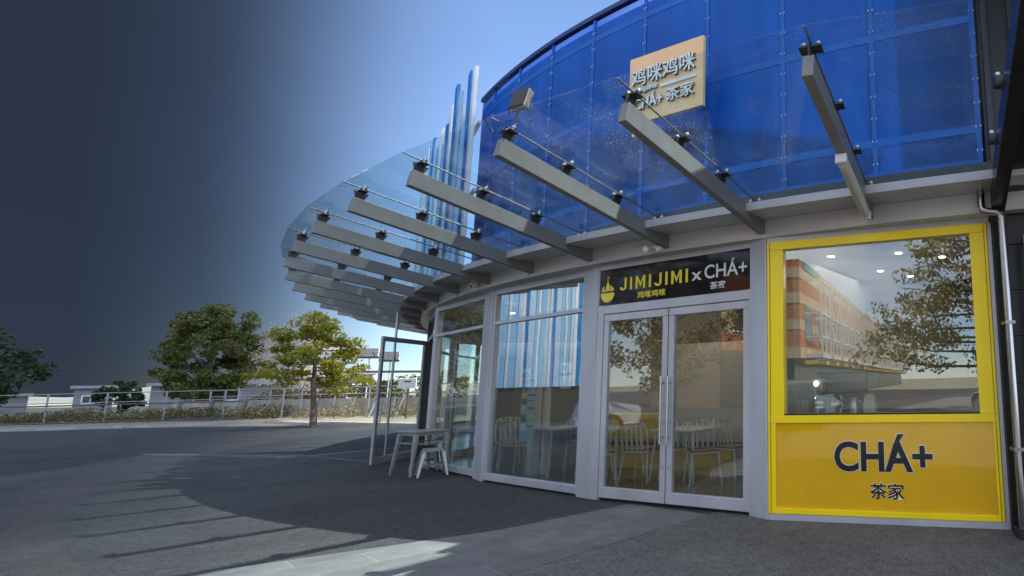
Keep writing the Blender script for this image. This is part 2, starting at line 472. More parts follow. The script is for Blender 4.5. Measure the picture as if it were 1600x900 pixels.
def frame(p, q, z=0.):
    """facade frame: x along the wall, y into the building, z up"""
    p, q = Vector((*p, 0)), Vector((*q, 0))
    d = (q - p); ln = d.length; d.normalize()
    m = Matrix((d, Vector((-d.y, d.x, 0)), Vector((0, 0, 1)))).transposed().to_4x4()
    m.translation = p + Vector((0, 0, z))
    return m, ln
def text_mb(body, size, ext, bold=0., align='CENTER', sp=1., shear=0.):
    cu = bpy.data.curves.new('lettering', 'FONT')
    cu.body = body; cu.size = size; cu.extrude = ext; cu.offset = bold; cu.align_x = align; cu.align_y = 'CENTER'
    cu.space_character = sp; cu.resolution_u = 5
    o = bpy.data.objects.new('tmp', cu); COL.objects.link(o)
    dg = bpy.context.evaluated_depsgraph_get()
    me = bpy.data.meshes.new_from_object(o.evaluated_get(dg))
    bpy.data.objects.remove(o)
    b = MB(); b.v = [v.co.copy() for v in me.vertices]; b.f = [tuple(p.vertices) for p in me.polygons]
    xs = [v.x for v in b.v]; ys = [v.y for v in b.v]
    return b, (min(xs), max(xs), min(ys), max(ys))
def text_at(body, m, x0, x1, z0, z1, y, ext, bold=.0, into=None, sp=1.):
    """lettering filling the rectangle x0..x1, z0..z1 of frame m, its face at depth y"""
    b, (a0, a1, c0, c1) = text_mb(body, 1., .5, bold, sp=sp)
    kx, kz = (x1 - x0) / (a1 - a0), (z1 - z0) / (c1 - c0)
    out = into or MB()
    out.add([m @ Vector((x0 + (v.x - a0) * kx, y - v.z * 2 * ext / 2 * 1., z0 + (v.y - c0) * kz)) for v in b.v], b.f)
    return out
CX, CY = 7.258, 25.70
def pol(ad, r, z): return Vector((CX + r * math.cos(R(ad)), CY + r * math.sin(R(ad)), z))
def arc(mb, r0, r1, z0, z1, a0, a1, n):
    o = len(mb.v)
    for i in range(n + 1):
        a = a0 + (a1 - a0) * i / n
        mb.v += [pol(a, r0, z0), pol(a, r1, z0), pol(a, r1, z1), pol(a, r0, z1)]
    for i in range(n):
        b = o + 4 * i
        for j in range(4):
            mb.f.append((b + j, b + 4 + j, b + 4 + (j + 1) % 4, b + (j + 1) % 4))
    mb.f.append((o, o + 1, o + 2, o + 3)); e = o + 4 * n; mb.f.append((e + 3, e + 2, e + 1, e))
    return mb

# ------------------------------------------------------------------ ground
def sheet(name, pts, z, m, uvdir=None):
    me = bpy.data.meshes.new(name)
    me.from_pydata([(x, y, z) for x, y in pts], [], [tuple(range(len(pts)))])
    me.materials.append(m)
    if uvdir:
        d = Vector(uvdir).normalized(); uv = me.uv_layers.new()
        for lp in me.loops:
            x, y = pts[lp.vertex_index]
            uv.data[lp.index].uv = (x * d.x + y * d.y, -x * d.y + y * d.x)
    o = bpy.data.objects.new(name, me); COL.objects.link(o)
    return struct(o)
g_far = ground_mat('far ground', (.15, .14, .11), (.24, .22, .17), 8, bump=.2)
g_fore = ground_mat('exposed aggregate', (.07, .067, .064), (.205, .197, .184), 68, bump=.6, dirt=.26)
g_road = ground_mat('asphalt', (.018, .019, .021), (.055, .056, .058), 90, bump=.5, dirt=.3)
sheet('ground', [(-1500, -1500), (1500, -1500), (1500, 1500), (-1500, 1500)], -.012, g_far)
sheet('road', [(-140, -60), (-13.5, -60), (-15.5, 10), (-17.6, 15.2), (-12.6, 14.0), (-9.8, 18), (-4, 36), (-22.4, 28.0), (-24.3, 27.2), (-34.0, 28.6), (-140, 34)], -.008, g_road)
g_fore2 = ground_mat('shade-darkened aggregate', (.026, .0262, .028), (.088, .087, .088), 68, bump=.6, dirt=.28)  # same aggregate, darker: shade over the left side put into its colour
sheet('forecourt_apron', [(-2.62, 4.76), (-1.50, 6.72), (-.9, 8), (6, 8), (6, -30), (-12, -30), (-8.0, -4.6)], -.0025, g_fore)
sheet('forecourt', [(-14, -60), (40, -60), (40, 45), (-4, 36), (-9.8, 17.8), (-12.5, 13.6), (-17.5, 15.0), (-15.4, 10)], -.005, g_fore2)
pav = Vector((-.60, -.80)).normalized()
sheet('paving', [(-2.62, 7.40), (-1.50, 6.72), (-2.62, 4.76), (-7.6, -3.4), (-11.5, -4.4), (-5.18, 5.10), (-3.53, 6.24)], 0., paver_mat(), pav)
sheet('gutter', [(-17.9, 15.35), (-12.8, 14.15), (-9.85, 12.5), (-9.75, 12.3), (-12.6, 13.85), (-17.5, 14.95)], 0., mat('gutter stone', (.10, .10, .10), .85, 0, .3, 3, bump=.3))

# unseen slab added high in the east to shade the west forecourt and road
CH = 650.
off = Vector((SV.x / SV.z * CH, SV.y / SV.z * CH, 0))
gp_ = [(-6.1, 3.8), (-9.3, 8.2), (-16.4, 16.2), (-26.5, 27), (-50, 49), (-90, 92), (-170, 120), (-190, 40), (-90, 30), (-40, 22), (-20, 11.5), (-13, 5.0), (-7.5, .6), (-4.6, .8)]
random.seed(4)
cbm = MB(); nb_ = len(gp_)
rings_ = []
for zz, kk in ((0, .0), (22, 2.2), (60, 1.2), (85, -6.)):
    ring = []
    for i, (x, y) in enumerate(gp_):
        pv, nx = gp_[i - 1], gp_[(i + 1) % nb_]
        d = Vector((nx[0] - pv[0], nx[1] - pv[1], 0)).normalized(); nrm_ = Vector((d.y, -d.x, 0))
        k_ = 0 if zz == 0 else kk * 0
        shift = Vector((SV.x / SV.z * zz, SV.y / SV.z * zz, 0))
        ring.append(Vector((x, y, CH + zz)) + off + shift + nrm_ * 0 + Vector((0, 0, random.uniform(-6, 6) if zz else 0)))
    rings_.append(ring)
for r_ in rings_: cbm.v += r_
for a_ in range(3):
    for i in range(nb_): cbm.f.append((a_ * nb_ + i, a_ * nb_ + (i + 1) % nb_, (a_ + 1) * nb_ + (i + 1) % nb_, (a_ + 1) * nb_ + i))
cbm.f.append(tuple(reversed(range(nb_)))); cbm.f.append(tuple(3 * nb_ + i for i in range(nb_)))
cm_ = bpy.data.materials.new('added_shade_slab'); cm_.use_nodes = True
cn, cl_k = cm_.node_tree.nodes, cm_.node_tree.links
cn.remove(cn['Principled BSDF'])
ct_ = cn.new('ShaderNodeBsdfTransparent'); ct_.inputs[0].default_value = (.24, .24, .26, 1)
cd_ = cn.new('ShaderNodeBsdfTranslucent'); cd_.inputs[0].default_value = (.6, .6, .62, 1)
cx_m = cn.new('ShaderNodeMixShader'); cx_m.inputs[0].default_value = .25
cl_k.new(ct_.outputs[0], cx_m.inputs[1]); cl_k.new(cd_.outputs[0], cx_m.inputs[2]); cl_k.new(cx_m.outputs[0], cn['Material Output'].inputs[0])
struct(cbm.build('added_shade_slab', cm_))

# ------------------------------------------------------------------ the shop building
B = thing('shop_building', 'curved drum shaped building with glass shopfront and blue mesh upper storey', 'building', (-1.5, 7.0, 0))
V = {'A': (1.5, 5.77), 'B': (-.80, 6.40), 'C': (-.99, 6.585), 'D': (-3.23, 7.75), 'E': (-3.506, 7.97), 'F': (-5.63, 9.416),
     'f': (-5.964, 9.745), 'G': (-7.87, 11.31), 'H': (-9.45, 13.34), 'I': (-10.83, 15.47), 'J': (-11.9, 17.8), 'K': (-12.65, 20.3)}
HEAD = 3.03
arc(MB(), 20.35, 20.95, 3.02, 3.222, -103.9, -172, 70).build('fascia', alu2, B)
# ledge in front of the fascia, one length between each pair of beams
arc(MB(), 20.955, 21.35, 3.225, 3.31, -104.6, -172, 70).build('ledge', alu, B)
arc(MB(), 20.3, 20.70, 3.225, 3.63, -103.9, -172, 70).build('upstand', dark, B)
# joints in the fascia: slim cover strips at each beam
for i in range(9):
    a = -109.05 - 3.75 * i
    s = MB(); m_ = Matrix.Translation(pol(a - .28, 20.953, 0)) @ Matrix.Rotation(R(a + 90), 4, 'Z')
    s.box(-.012, .012, -.006, .004, 3.03, 3.222, m_).build('joint_cover', alu, B)
# mullions
def mull(p, q, y0=-.03, y1=.12, z1=HEAD, name='mullion'):
    m, ln = frame(p, q)
    MB().box(0, ln, y0, y1, .0, z1, m).build(name, alu, B, bevel=.006)
for a_, b_ in (('C', 'B'), ('E', 'D'), ('f', 'F')):
    mull(V[a_], V[b_])
m_, ln = frame(V['G'], V['f'])
MB().tube([m_ @ Vector((0, .02, 0)), m_ @ Vector((0, .02, HEAD))], .055, 16).build('mullion', alu, B, smooth=True)
mg, lg = frame(V['H'], V['G'])
MB().box(lg - .26, lg - .06, -.02, .12, 0, HEAD, mg).build('mullion', alu, B, bevel=.006)
MB().box(0, .06, -.02, .1, 0, HEAD, mg).build('mullion', dark, B, bevel=.006)
for a_, b_ in (('I', 'H'), ('J', 'I'), ('K', 'J')):
    m, ln = frame(V[a_], V[b_])
    MB().box(-.05, .05, -.02, .1, 0, HEAD, m).build('mullion', alu, B)

def window(p, q, sill, trans=2.44, jl=.06, jr=.06, fr=alu, y=0., gm=shopglass, label=None):
    m, ln = frame(p, q)
    w = MB()
    w.box(0, ln, -.012 + y, .09 + y, .03, sill, m)
    w.box(0, ln, -.01 + y, .09 + y, 2.93, HEAD, m)
    w.box(0, jl, -.008 + y, .09 + y, sill, 2.93, m)
    w.box(ln - jr, ln, -.008 + y, .09 + y, sill, 2.93, m)
    if trans: w.box(jl, ln - jr, -.006 + y, .09 + y, trans, trans + .055, m)
    o = w.build('window', fr, B, bevel=.004)
    if label: o['label'] = label
    rows = [(sill, trans), (trans + .055, 2.93)] if trans else [(sill, 2.93)]
    for z0, z1 in rows:
        MB().box(jl + .001, ln - jr - .001, .03 + y, .042 + y, z0 + .001, z1 - .001, m).build('pane', gm, o)
    return m, ln
mEF, lEF = window(V['F'], V['E'], .125, gm=bayglass)
mFG, lFG = window(V['G'], V['f'], .125)
for a_, b_ in (('I', 'H'), ('J', 'I'), ('K', 'J')):
    window(V[a_], V[b_], .125, gm=thinglass)
# dark plinth gap under the frames
pl = MB()
for a_, b_ in (('f', 'B'),):
    for p, q in ((V['F'], V['E']), (V['D'], V['C']), (V['B'], V['A']), (V['G'], V['f'])):
        m, ln = frame(p, q); pl.box(0, ln, .03, .14, -.004, .03, m)
pl.build('plinth', black, B)

# --- yellow serving window (part of the building), with its gold panel below
mAB, lAB = frame(V['B'], V['A'])
w = MB()
w.box(0, lAB + .005, -.02, .09, .066, .125, mAB)                 # bottom rail
w.box(0, lAB + .005, -.022, .09, .985, 1.065, mAB)               # middle rail
w.box(0, lAB + .005, -.02, .09, 2.87, 2.965, mAB)                # head
w.box(0, .185, -.018, .09, 1.065, 2.87, mAB)
w.box(lAB - .17, lAB + .005, -.018, .09, 1.065, 2.87, mAB)
w.box(0, .085, -.018, .09, .125, .985, mAB)
w.box(lAB - .055, lAB + .005, -.018, .09, .125, .985, mAB)
yw = w.build('window', yel, B, bevel=.005); yw['label'] = 'large yellow framed serving window with a gold panel below'
for x_ in (.03, lAB - .03):
    MB().box(x_, x_ + .006, -.0235, -.015, .07, 2.96, mAB).build('frame_seam', mat('yellow shade gap', (.25, .17, .0), .6), yw)
MB().box(.186, lAB - .171, .03, .042, 1.066, 2.869, mAB).build('pane', shopglass, yw)
MB().box(.186, lAB - .171, -.012, .028, 1.0655, 1.082, mAB).build('sill', black, yw)
gp = MB().box(.086, lAB - .056, .005, .03, .126, .984, mAB).build('lower_panel', ochre, yw)
MB().box(-.0, lAB + .03, -.012, .1, .0, .064, mAB).build('bottom_rail', alu, B)
MB().box(-.0, lAB + .03, -.008, .1, 2.967, HEAD, mAB).build('head_rail', alu, B)
MB().box(lAB + .008, lAB + .05, -.008, .12, -.02, 2.966, mAB).build('end_post', alu, B, bevel=.004)

# lettering on the gold panel: a thing of its own (applied letters)
s1 = thing('window_sign', 'black white-edged CHÁ+ lettering with two Chinese characters on the gold panel', 'sign', tuple(mAB @ Vector((1.2, 0, .2))))
wht = mat('white vinyl', (.82, .82, .80), .4, 0, .03)
blk = mat('black vinyl', (.012, .014, .022), .22, 0, .1)
def word(body, m, x0, x1, z0, z1, y, bold, fm, om, parent, ol=.006, name='lettering', sp=1.):
    if om is not None:
        text_at(body, m, x0 - ol, x1 + ol, z0 - ol, z1 + ol, y + .004, .003, bold + .014, sp=sp).build('outline', om, parent)
    return text_at(body, m, x0, x1, z0, z1, y, .003, bold, sp=sp).build(name, fm, parent)
word('CHÁ+', mAB, .725, 1.735, .498, .872, 0., .028, blk, wht, s1)
word('茶家', mAB, 1.092, 1.440, .238, .392, 0., .012, blk, wht, s1)

# --- double doors
mCD, lCD = frame(V['D'], V['C'])
fr_ = MB()
fr_.box(0, .115, -.02, .1, 0, 2.97, mCD); fr_.box(lCD - .045, lCD, -.02, .1, 0, 2.97, mCD)
fr_.box(.115, lCD - .045, -.018, .1, 2.36, 2.475, mCD)
fr_.box(0, lCD, -.018, .1, 2.955, HEAD, mCD)
fr_.build('door_frame', alu, B, bevel=.005)
for k, (x0, x1) in enumerate(((.122, 1.243), (1.262, lCD - .05))):
    d_ = MB()
    sw = .085
    d_.box(x0, x1, -.012, .045, .035, .165, mCD); d_.box(x0, x1, -.012, .045, 2.26, 2.35, mCD)
    d_.box(x0, x0 + sw, -.010, .045, .165, 2.26, mCD); d_.box(x1 - sw, x1, -.010, .045, .165, 2.26, mCD)
    do = d_.build('door', alu, B, bevel=.005)
    MB().box(x0 + sw + .001, x1 - sw - .001, .012, .022, .166, 2.259, mCD).build('pane', doorglass, do)
    hx = x1 - .045 if k == 0 else x0 + .045
    h = MB()
    h.tube([mCD @ Vector((hx, -.06, .72)), mCD @ Vector((hx, -.06, 1.52))], .014, 10)
    for z in (.80, 1.44): h.tube([mCD @ Vector((hx, -.06, z)), mCD @ Vector((hx, -.011, z))], .009, 8)
    h.build('handle', steel, do, smooth=True)
    for z in (.45, .98, 1.18):
        MB().tube([mCD @ Vector((hx, -.02, z)), mCD @ Vector((hx, -.011, z))], .013, 12).build('lock', steel, do)

# sign above the doors
s2 = thing('shop_sign', 'black glossy sign above the double doors reading JIMIJIMI x CHÁ+ with a bowl emblem', 'sign', tuple(mCD @ Vector((1.25, 0, 2.47))))
MB().box(.03, lCD - .03, -.026, .03, 2.477, 2.953, mCD).build('board', blackgl, s2)
ylw = mat('yellow vinyl', (.86, .66, .03), .35, 0, .05)
slv = mat('silver vinyl', (.66, .68, .70), .35, 0, .05)
Y2 = -.031
def block_word(m, x0, x1, z0, z1, y, body, th=.17):
    """plain bold capitals J, I, M drawn as flat outlines"""
    wds = {'J': .55, 'I': .17, 'M': .80}; gap = .30
    tot = sum(wds[c] for c in body) + gap * (len(body) - 1)
    kx = (x1 - x0) / tot; kz = z1 - z0; mb = MB(); u = 0.
    for c in body:
        if c == 'I': ps_ = [[(0, 0), (th, 0), (th, 1), (0, 1)]]
        elif c == 'M':
            ps_ = [[(0, 0), (th, 0), (th, 1), (0, 1)], [(.8 - th, 0), (.8, 0), (.8, 1), (.8 - th, 1)],
                   [(th, 1), (th, .72), (.4, .10), (.4, .42)], [(.8 - th, 1), (.4, .42), (.4, .10), (.8 - th, .72)]]
        else:
            o_ = [(.55, 1), (.55 - th, 1)]
            r_o, r_i = .29, .12
            inn_ = [(.26 + r_i * math.cos(R(a)), .28 + r_i * 1.0 * math.sin(R(a))) for a in range(0, -181, -20)]
            out_ = [(.26 + r_o * math.cos(R(a)), .28 + r_o * .97 * math.sin(R(a))) for a in range(-180, 1, 20)]
            ps_ = [o_ + inn_ + out_]
        for p_ in ps_:
            q_ = [(x0 + (u + a) * kx, z0 + b * kz) for a, b in p_]
            mb.prism(q_, m, y - .003, y + .003)
        u += wds[c] + gap
    return mb
block_word(mCD, .42, 1.575, 2.645, 2.812, Y2, 'JIMIJIMI').build('lettering', ylw, s2)
word('x', mCD, 1.632, 1.79, 2.655, 2.755, Y2, .018, slv, None, s2)
word('CHÁ+', mCD, 1.835, 2.462, 2.655, 2.865, Y2, .012, slv, None, s2)
word('鸡咪鸡咪', mCD, .735, 1.215, 2.515, 2.605, Y2, .014, ylw, None, s2)
word('茶家', mCD, 1.92, 2.155, 2.520, 2.612, Y2, .014, slv, None, s2)
em = MB()
bowl = [(.19 + .125 * math.cos(R(a)), 2.625 + .115 * math.sin(R(a))) for a in range(180, 361, 12)]
bowl += [(.19 + .125 - .25 * i / 10, 2.634 + (.009 if i % 2 else -.006)) for i in range(0, 11)]
em.prism(bowl, mCD, Y2 - .003, Y2 + .003)
em.prism([(.145, 2.655), (.165, 2.74), (.183, 2.79), (.190, 2.80), (.200, 2.79), (.220, 2.74), (.232, 2.655), (.205, 2.665), (.17, 2.66)], mCD, Y2 - .003, Y2 + .003)
em.prism([(.240, 2.655), (.240, 2.735), (.258, 2.735), (.258, 2.657)], mCD, Y2 - .003, Y2 + .003)
em.prism([(.265, 2.658), (.265, 2.72), (.277, 2.72), (.277, 2.69), (.292, 2.69), (.292, 2.70), (.303, 2.70), (.303, 2.66)], mCD, Y2 - .003, Y2 + .003)
for cx_, cz_, r_ in ((.105, 2.685, .022), (.118, 2.715, .014), (.128, 2.67, .016), (.095, 2.665, .014)):
    em.prism([(cx_ + r_ * math.cos(R(a)), cz_ + r_ * math.sin(R(a))) for a in range(0, 360, 30)], mCD, Y2 - .003, Y2 + .003)
em.prism([(.187, 2.80), (.185, 2.835), (.175, 2.858), (.197, 2.845), (.220, 2.862), (.210, 2.835), (.194, 2.828), (.196, 2.80)], mCD, Y2 - .003, Y2 + .003)
em.build('emblem', ylw, s2)

# --- floor, ceiling and inner walls
fl = MB()
pts = [V[k] for k in 'ABCDEFfGHIJK']
def slab(poly, z0, z1):
    b = MB(); n = len(poly)
    b.v = [Vector((x, y, z0)) for x, y in poly] + [Vector((x, y, z1)) for x, y in poly]
    b.f = [tuple(reversed(range(n))), tuple(range(n, 2 * n))] + [(i, (i + 1) % n, (i + 1) % n + n, i + n) for i in range(n)]
    return b
inn = [(x + .1 * (CX - x) / 20.8, y + .1 * (CY - y) / 20.8) for x, y in pts]
room = inn + [(-7, 21.5), (4.0, 16.0), (4.2, 6.2)]
room = room[::-1]
slab(room, -.05, .028).build('shop_floor', floor_m, B)
ce = slab(room, 2.985, 3.015).build('ceiling', ceil_m, B)
# back partitions
bw = MB()
bw.box(-5.4, 2.2, 0, .12, .028, 2.985, Matrix.Translation((-.9, 12.4, 0)) @ Matrix.Rotation(R(-20), 4, 'Z'))
bw.build('back_wall', wallg, B)
pw_ = MB(); mp_ = Matrix.Translation((-3.95, 10.55, 0)) @ Matrix.Rotation(R(-22), 4, 'Z')
pw_.box(1.05, 3.6, 0, .1, .028, 2.1, mp_)
pw_w = MB()
for (ax, ay), (bx, by) in (((4.2, 6.2), (4.0, 16.0)), ((4.0, 16.0), (-7, 21.5)), ((-7, 21.5), (-12.4, 20.4))):
    m__, l__ = frame((ax, ay), (bx, by)); pw_w.box(-.1, l__, -.1, 0, .028, 2.985, m__)
pw_w.build('inner_wall', wallg, B)
pw_.build('partition', mat('partition grey', (.36, .345, .33), .7, 0, .05, 1.2), B)
MB().box(0, .09, 5.3, 9.4, .028, 2.985, Matrix.Translation((-.55, 1.4, 0)) @ Matrix.Rotation(R(4), 4, 'Z')).build('side_wall', yint, B) if False else None
cw = MB(); mw2 = Matrix.Translation((-.72, 6.75, 0)) @ Matrix.Rotation(R(66), 4, 'Z')
cw.box(.35, 4.2, 0, .12, .028, 2.985, mw2); cw.build('side_wall', wallg, B)
MB().box(-1.4, 3.2, 0, .1, .028, 2.985, Matrix.Translation((1.0, 9.6, 0)) @ Matrix.Rotation(R(-14), 4, 'Z')).build('kitchen_wall', mat('kitchen brown', (.10, .075, .03), .6, 0, .2, 2), B)
MB().box(0, 4.4, 0, .1, .028, 2.985, Matrix.Translation((2.6, 5.6, 0)) @ Matrix.Rotation(R(80), 4, 'Z')).build('end_wall', mat('brown inner wall', (.10, .075, .05), .7), B)
MB().box(.15, 2.5, .35, 1.5, 2.62, 2.984, mEF).build('bulkhead', yint, B)
# ceiling downlights
dl_m = emit('downlight', (1, .93, .8), 5)
for (x, y) in ((-.1, 7.3), (.75, 7.2), (-.1, 8.4), (.6, 8.4), (1.35, 7.5), (1.1, 8.9), (-2.2, 8.6), (-1.5, 9.4), (-3.6, 10.2), (-5.6, 11.4), (-4.6, 9.9), (-6.9, 12.2), (-2.9, 11.0)):
    MB().lathe([(.042, 2.978), (.042, 2.986)], (x, y, 0), 16).build('downlight', dl_m, B)
for x, y in ((.5, 8.2), (-2.4, 9.4), (-5.3, 11.2)):
    ld = bpy.data.lights.new('ceiling_lamp', 'AREA'); ld.energy = 9; ld.size = 1.6; ld.color = (1, .9, .75)
    lo = bpy.data.objects.new('ceiling_lamp', ld); COL.objects.link(lo); lo.location = (x, y, 2.95)

# --- upper storey
A0, A1 = -106.1, -133.6
me_b = MB()
n = 60; verts = []; faces = []; uvs = []
me = bpy.data.meshes.new('mesh_cladding')
for i in range(n + 1):
    a = A0 + (A1 - A0) * i / n
    for r_ in (20.6, 20.59):
        for z in (3.62, 6.86): verts.append(tuple(pol(a, r_, z) - Vector((-1.5, 7.0, 0))))
for i in range(n):
    b = 4 * i
    faces.append((b, b + 1, b + 5, b + 4)); faces.append((b + 2, b + 6, b + 7, b + 3))
me.from_pydata(verts, [], faces); me.materials.append(bluem)
uv = me.uv_layers.new()
for lp in me.loops:
    i, j = divmod(lp.vertex_index, 4)
    uv.data[lp.index].uv = ((A1 - A0) * i / n * R(20.6), 3.62 if j % 2 == 0 else 6.86)
for p in me.polygons: p.use_smooth = True
mc = bpy.data.objects.new('mesh_cladding', me); COL.objects.link(mc); mc.parent = B
rl = MB()
for z0, z1 in ((3.62, 3.70), (4.0, 4.09), (5.29, 5.38), (6.62, 6.71)): arc(rl, 20.596, 20.606, z0, z1, A0, A1, 60)
rl.build('cladding_rail', blue_rail, B)
arc(MB(), 20.56, 20.64, 7.0, 7.07, A0, A1, 60).build('parapet_rim', mat('rim blue', (.004, .03, .16), .5), B)
for i in range(9):
    a = -106.15 - 3.18 * i
    s = MB(); m_ = Matrix.Translation(pol(a, 20.60, 0)) @ Matrix.Rotation(R(a + 90), 4, 'Z')
    s.box(-.028, .028, -.010, .02, 3.62, 7.03, m_).build('cladding_mullion', blue_rail, B)
# see-through band under the rim: pale blue film
arc(MB(), 20.585, 20.60, 6.862, 6.998, A0, A1, 60).build('parapet_film', glass('blue film', (.45, .62, .92), base=.08), B)
# studs on the mullions
st = MB()
for i in range(9):
    a = -106.15 - 3.18 * i
    for k in range(12):
        for dx in (-.07, .07):
            p = pol(a + dx, 20.61, 3.8 + k * .27)
            st.lathe([(.009, -.009), (.009, .009)], p, 6)
st.build('stud', steel, B)['kind'] = 'stuff'
# the wall behind the mesh, with windows
wb = arc(MB(), 19.6, 19.75, 3.3, 6.9, -103.9, -139, 50).build('upper_wall', mat('upper wall', (.008, .05, .15), .7), B)
for a in (-106.8, -110.8, -115.6, -120.2, -125.0, -129.6):
    m_ = Matrix.Translation(pol(a, 19.80, 0)) @ Matrix.Rotation(R(a + 90), 4, 'Z')
    fo = MB()
    fo.box(-.62, .62, -.02, .06, 4.05, 4.17, m_); fo.box(-.62, .62, -.02, .06, 5.55, 5.67, m_)
    fo.box(-.62, -.5, -.018, .06, 4.17, 5.55, m_); fo.box(.5, .62, -.018, .06, 4.17, 5.55, m_)
    fo = fo.build('upper_window', mat('window pale frame', (.55, .55, .58), .6), B)
    MB().box(-.5, .5, .02, .04, 4.17, 5.55, m_).build('pane', mat('dark upper pane', (.02, .03, .06), .1), fo)
arc(MB(), 14.5, 19.9, 6.91, 7.0, -103.9, -139, 50).build('roof', mat('roof grey', (.25, .25, .26), .8), B)

# blue and white upright fins beside the mesh
F_ = thing('fin_screen', 'tall screen of upright blue and white fins beside the blue mesh', 'screen', (-7.2, 10.6, 3.3))
fd = Vector((-4.8, 5.58, 0)).normalized(); fnm = Vector((-fd.y, fd.x, 0))
fm = [mat('fin white', (.88, .90, .92), .25, 0, .04, 2, trans=.5), mat('fin light blue', (.36, .66, .88), .2, 0, .05, 2, trans=.5),
      mat('fin blue', (.03, .33, .72), .2, 0, .05, 2, trans=.5), mat('fin pale', (.62, .78, .90), .2, 0, .05, 2, trans=.5)]
seq = [0, 1, 2, 3, 0, 2, 1, 0, 3, 2, 0, 1, 3, 0, 2, 1, 0, 3, 1, 2, 0, 1, 3, 0, 2, 0, 1, 3]
hts = [7.55, 6.45, 7.66, 7.3, 7.1, 7.62, 6.6, 7.35, 7.6, 7.1, 7.5, 6.8, 7.6, 7.3, 7.5, 7.0, 7.55, 7.3, 7.0, 7.5, 7.2, 7.45, 7.1, 7.5, 7.3, 7.2, 7.4, 7.1]
for i in range(28):
    p0 = Vector((-6.50, 9.83, 0)) + fd * (.262 * i + .06)
    off = .11 if i % 2 else .0
    m_ = Matrix((fd, -fnm, Vector((0, 0, 1)))).transposed().to_4x4(); m_.translation = p0 + fnm * off
    MB().box(-.128, .128, -.03, .03, 3.33, hts[i] - .35 + .02 * i, m_).build('fin', fm[seq[i]], F_, bevel=.006)
rb = MB()
for z in (3.6, 5.0, 6.3): rb.bar(Vector((-6.42, 9.97, z)) + fd * .25, Vector((-6.42, 9.97, z)) + fd * 7.2, .05, .06)
rb.build('fin_rail', alu, F_)

# ------------------------------------------------------------------ canopy
CAN = thing('glass_canopy', 'glass canopy on grey steel beams fanning out over the shopfront', 'canopy', (-3, 6, 3.0))
def beam(root, tip, tipx, k):
    """root / tip: bottom centre points; the beam is a box 0.08 x 0.18"""
    root, tip = Vector(root), Vector(tip)
    d = (tip - root).normalized()
    up_ = Vector((0, 0, 1)); sd = d.cross(up_).normalized(); nu = sd.cross(d).normalized()
    ln = (tip - root).length
    m = Matrix((d, -sd, nu)).transposed().to_4x4(); m.translation = root
    b = MB(); b.box(-.12, ln, -.042, .042, 0, .175, m)
    bo = b.build('beam', beamg, CAN, bevel=.004)
    for f in (.115, .40, .69, .975):
        x = ln * f
        br = MB()
        br.prism([(x - .05, .172), (x + .05, .172), (x + .05, .20), (x + .075, .268), (x - .075, .268), (x - .05, .20)], m, -.006, .006)
        br.box(x - .04, x + .04, -.085, .085, .268, .280, m)
        bro = br.build('bracket', dark, bo)
        if k > 11: continue
        for sy in (-.055, .055):
            bt = MB(); prf = [(.017, .276), (.017, .305), (.026, .306), (.026, .318), (.017, .319), (.016, .335)]
            mz = m @ Matrix.Translation((x, sy, 0))
            bt.lathe(prf, (0, 0, 0), 12); bt.v = [mz @ p_ for p_ in bt.v]
            bt.build('bolt', steel, bro, smooth=True)
    r = MB(); r.tube([m @ Vector((ln * .06, 0, .318)), m @ Vector((ln + .13, 0, .318))], .009, 8)
    r.build('glazing_rod', mat('rod steel', (.22, .22, .22), .5, .8, .1, 10), bo, smooth=True)
    return m, ln
BE = []
BE.append(((1.46, 5.55, 3.04), (.98, 3.5, 3.50)))             # hidden by the neighbour's dark beam: only its glass line is used
BE.append(((.35, 6.0, 3.06), (-.19, 3.78, 3.52)))
for k in range(2, 20):
    a = -112.8 - 3.75 * (k - 2)
    BE.append((tuple(pol(a, 20.90, 3.05)), tuple(pol(a, 23.13, 3.503))))
lines = []
for k, (p, q) in enumerate(BE):
    if k == 0:
        d = (Vector(q) - Vector(p)).normalized(); sd = d.cross(Vector((0, 0, 1))).normalized(); nu = sd.cross(d)
        lines.append((Vector(p) + d * .15 + nu * .318, Vector(q) + d * .13 + nu * .318)); continue
    m, ln = beam(p, q, None, k)
    lines.append((m @ Vector((.13, 0, .318)), m @ Vector((ln + .13, 0, .318))))
for k in range(len(lines) - 1):
    (a0, a1), (b0, b1) = lines[k], lines[k + 1]
    sh = (b0 - a0).normalized() * .012
    g = MB(); dz = Vector((0, 0, .012))
    q = [a0 + sh, a1 + sh, b1 - sh, b0 - sh]
    g.add(q + [p + dz for p in q], [(0, 1, 2, 3), (7, 6, 5, 4), (0, 4, 5, 1), (1, 5, 6, 2), (2, 6, 7, 3), (3, 7, 4, 0)])
    g.build('glass_pane', canglass, CAN)

# strip lights fixed to the beams
def batten(p, q, label, r=.045):
    p, q = Vector(p), Vector(q)
    t_ = thing('strip_light', label, 'light', tuple(p), 0, 'strip lights on the canopy beams')
    d = (q - p).normalized()
    MB().bar(p, q, .085, .05).build('housing', mat('light housing', (.5, .49, .45), .5), t_, bevel=.008)
    dn = Vector((0, 0, -.035))
    MB().tube([p + d * .05 + dn, q - d * .05 + dn], .042, 12).build('diffuser', mat('light diffuser', (.66, .65, .56), .3, trans=.3), t_, smooth=True)
    for c_ in (p, q):
        MB().bar(c_ - d * .015 + dn * .6, c_ + d * .03 + dn * .6, .1, .09).build('end_cap', mat('light cap', (.62, .62, .6), .4), t_, bevel=.01)
def on_beam(k, f, side, dz):
    p, q = Vector(BE[k][0]), Vector(BE[k][1]); d = (q - p); sd = d.normalized().cross(Vector((0, 0, 1))).normalized()
    return p + d * f + sd * side + Vector((0, 0, dz))
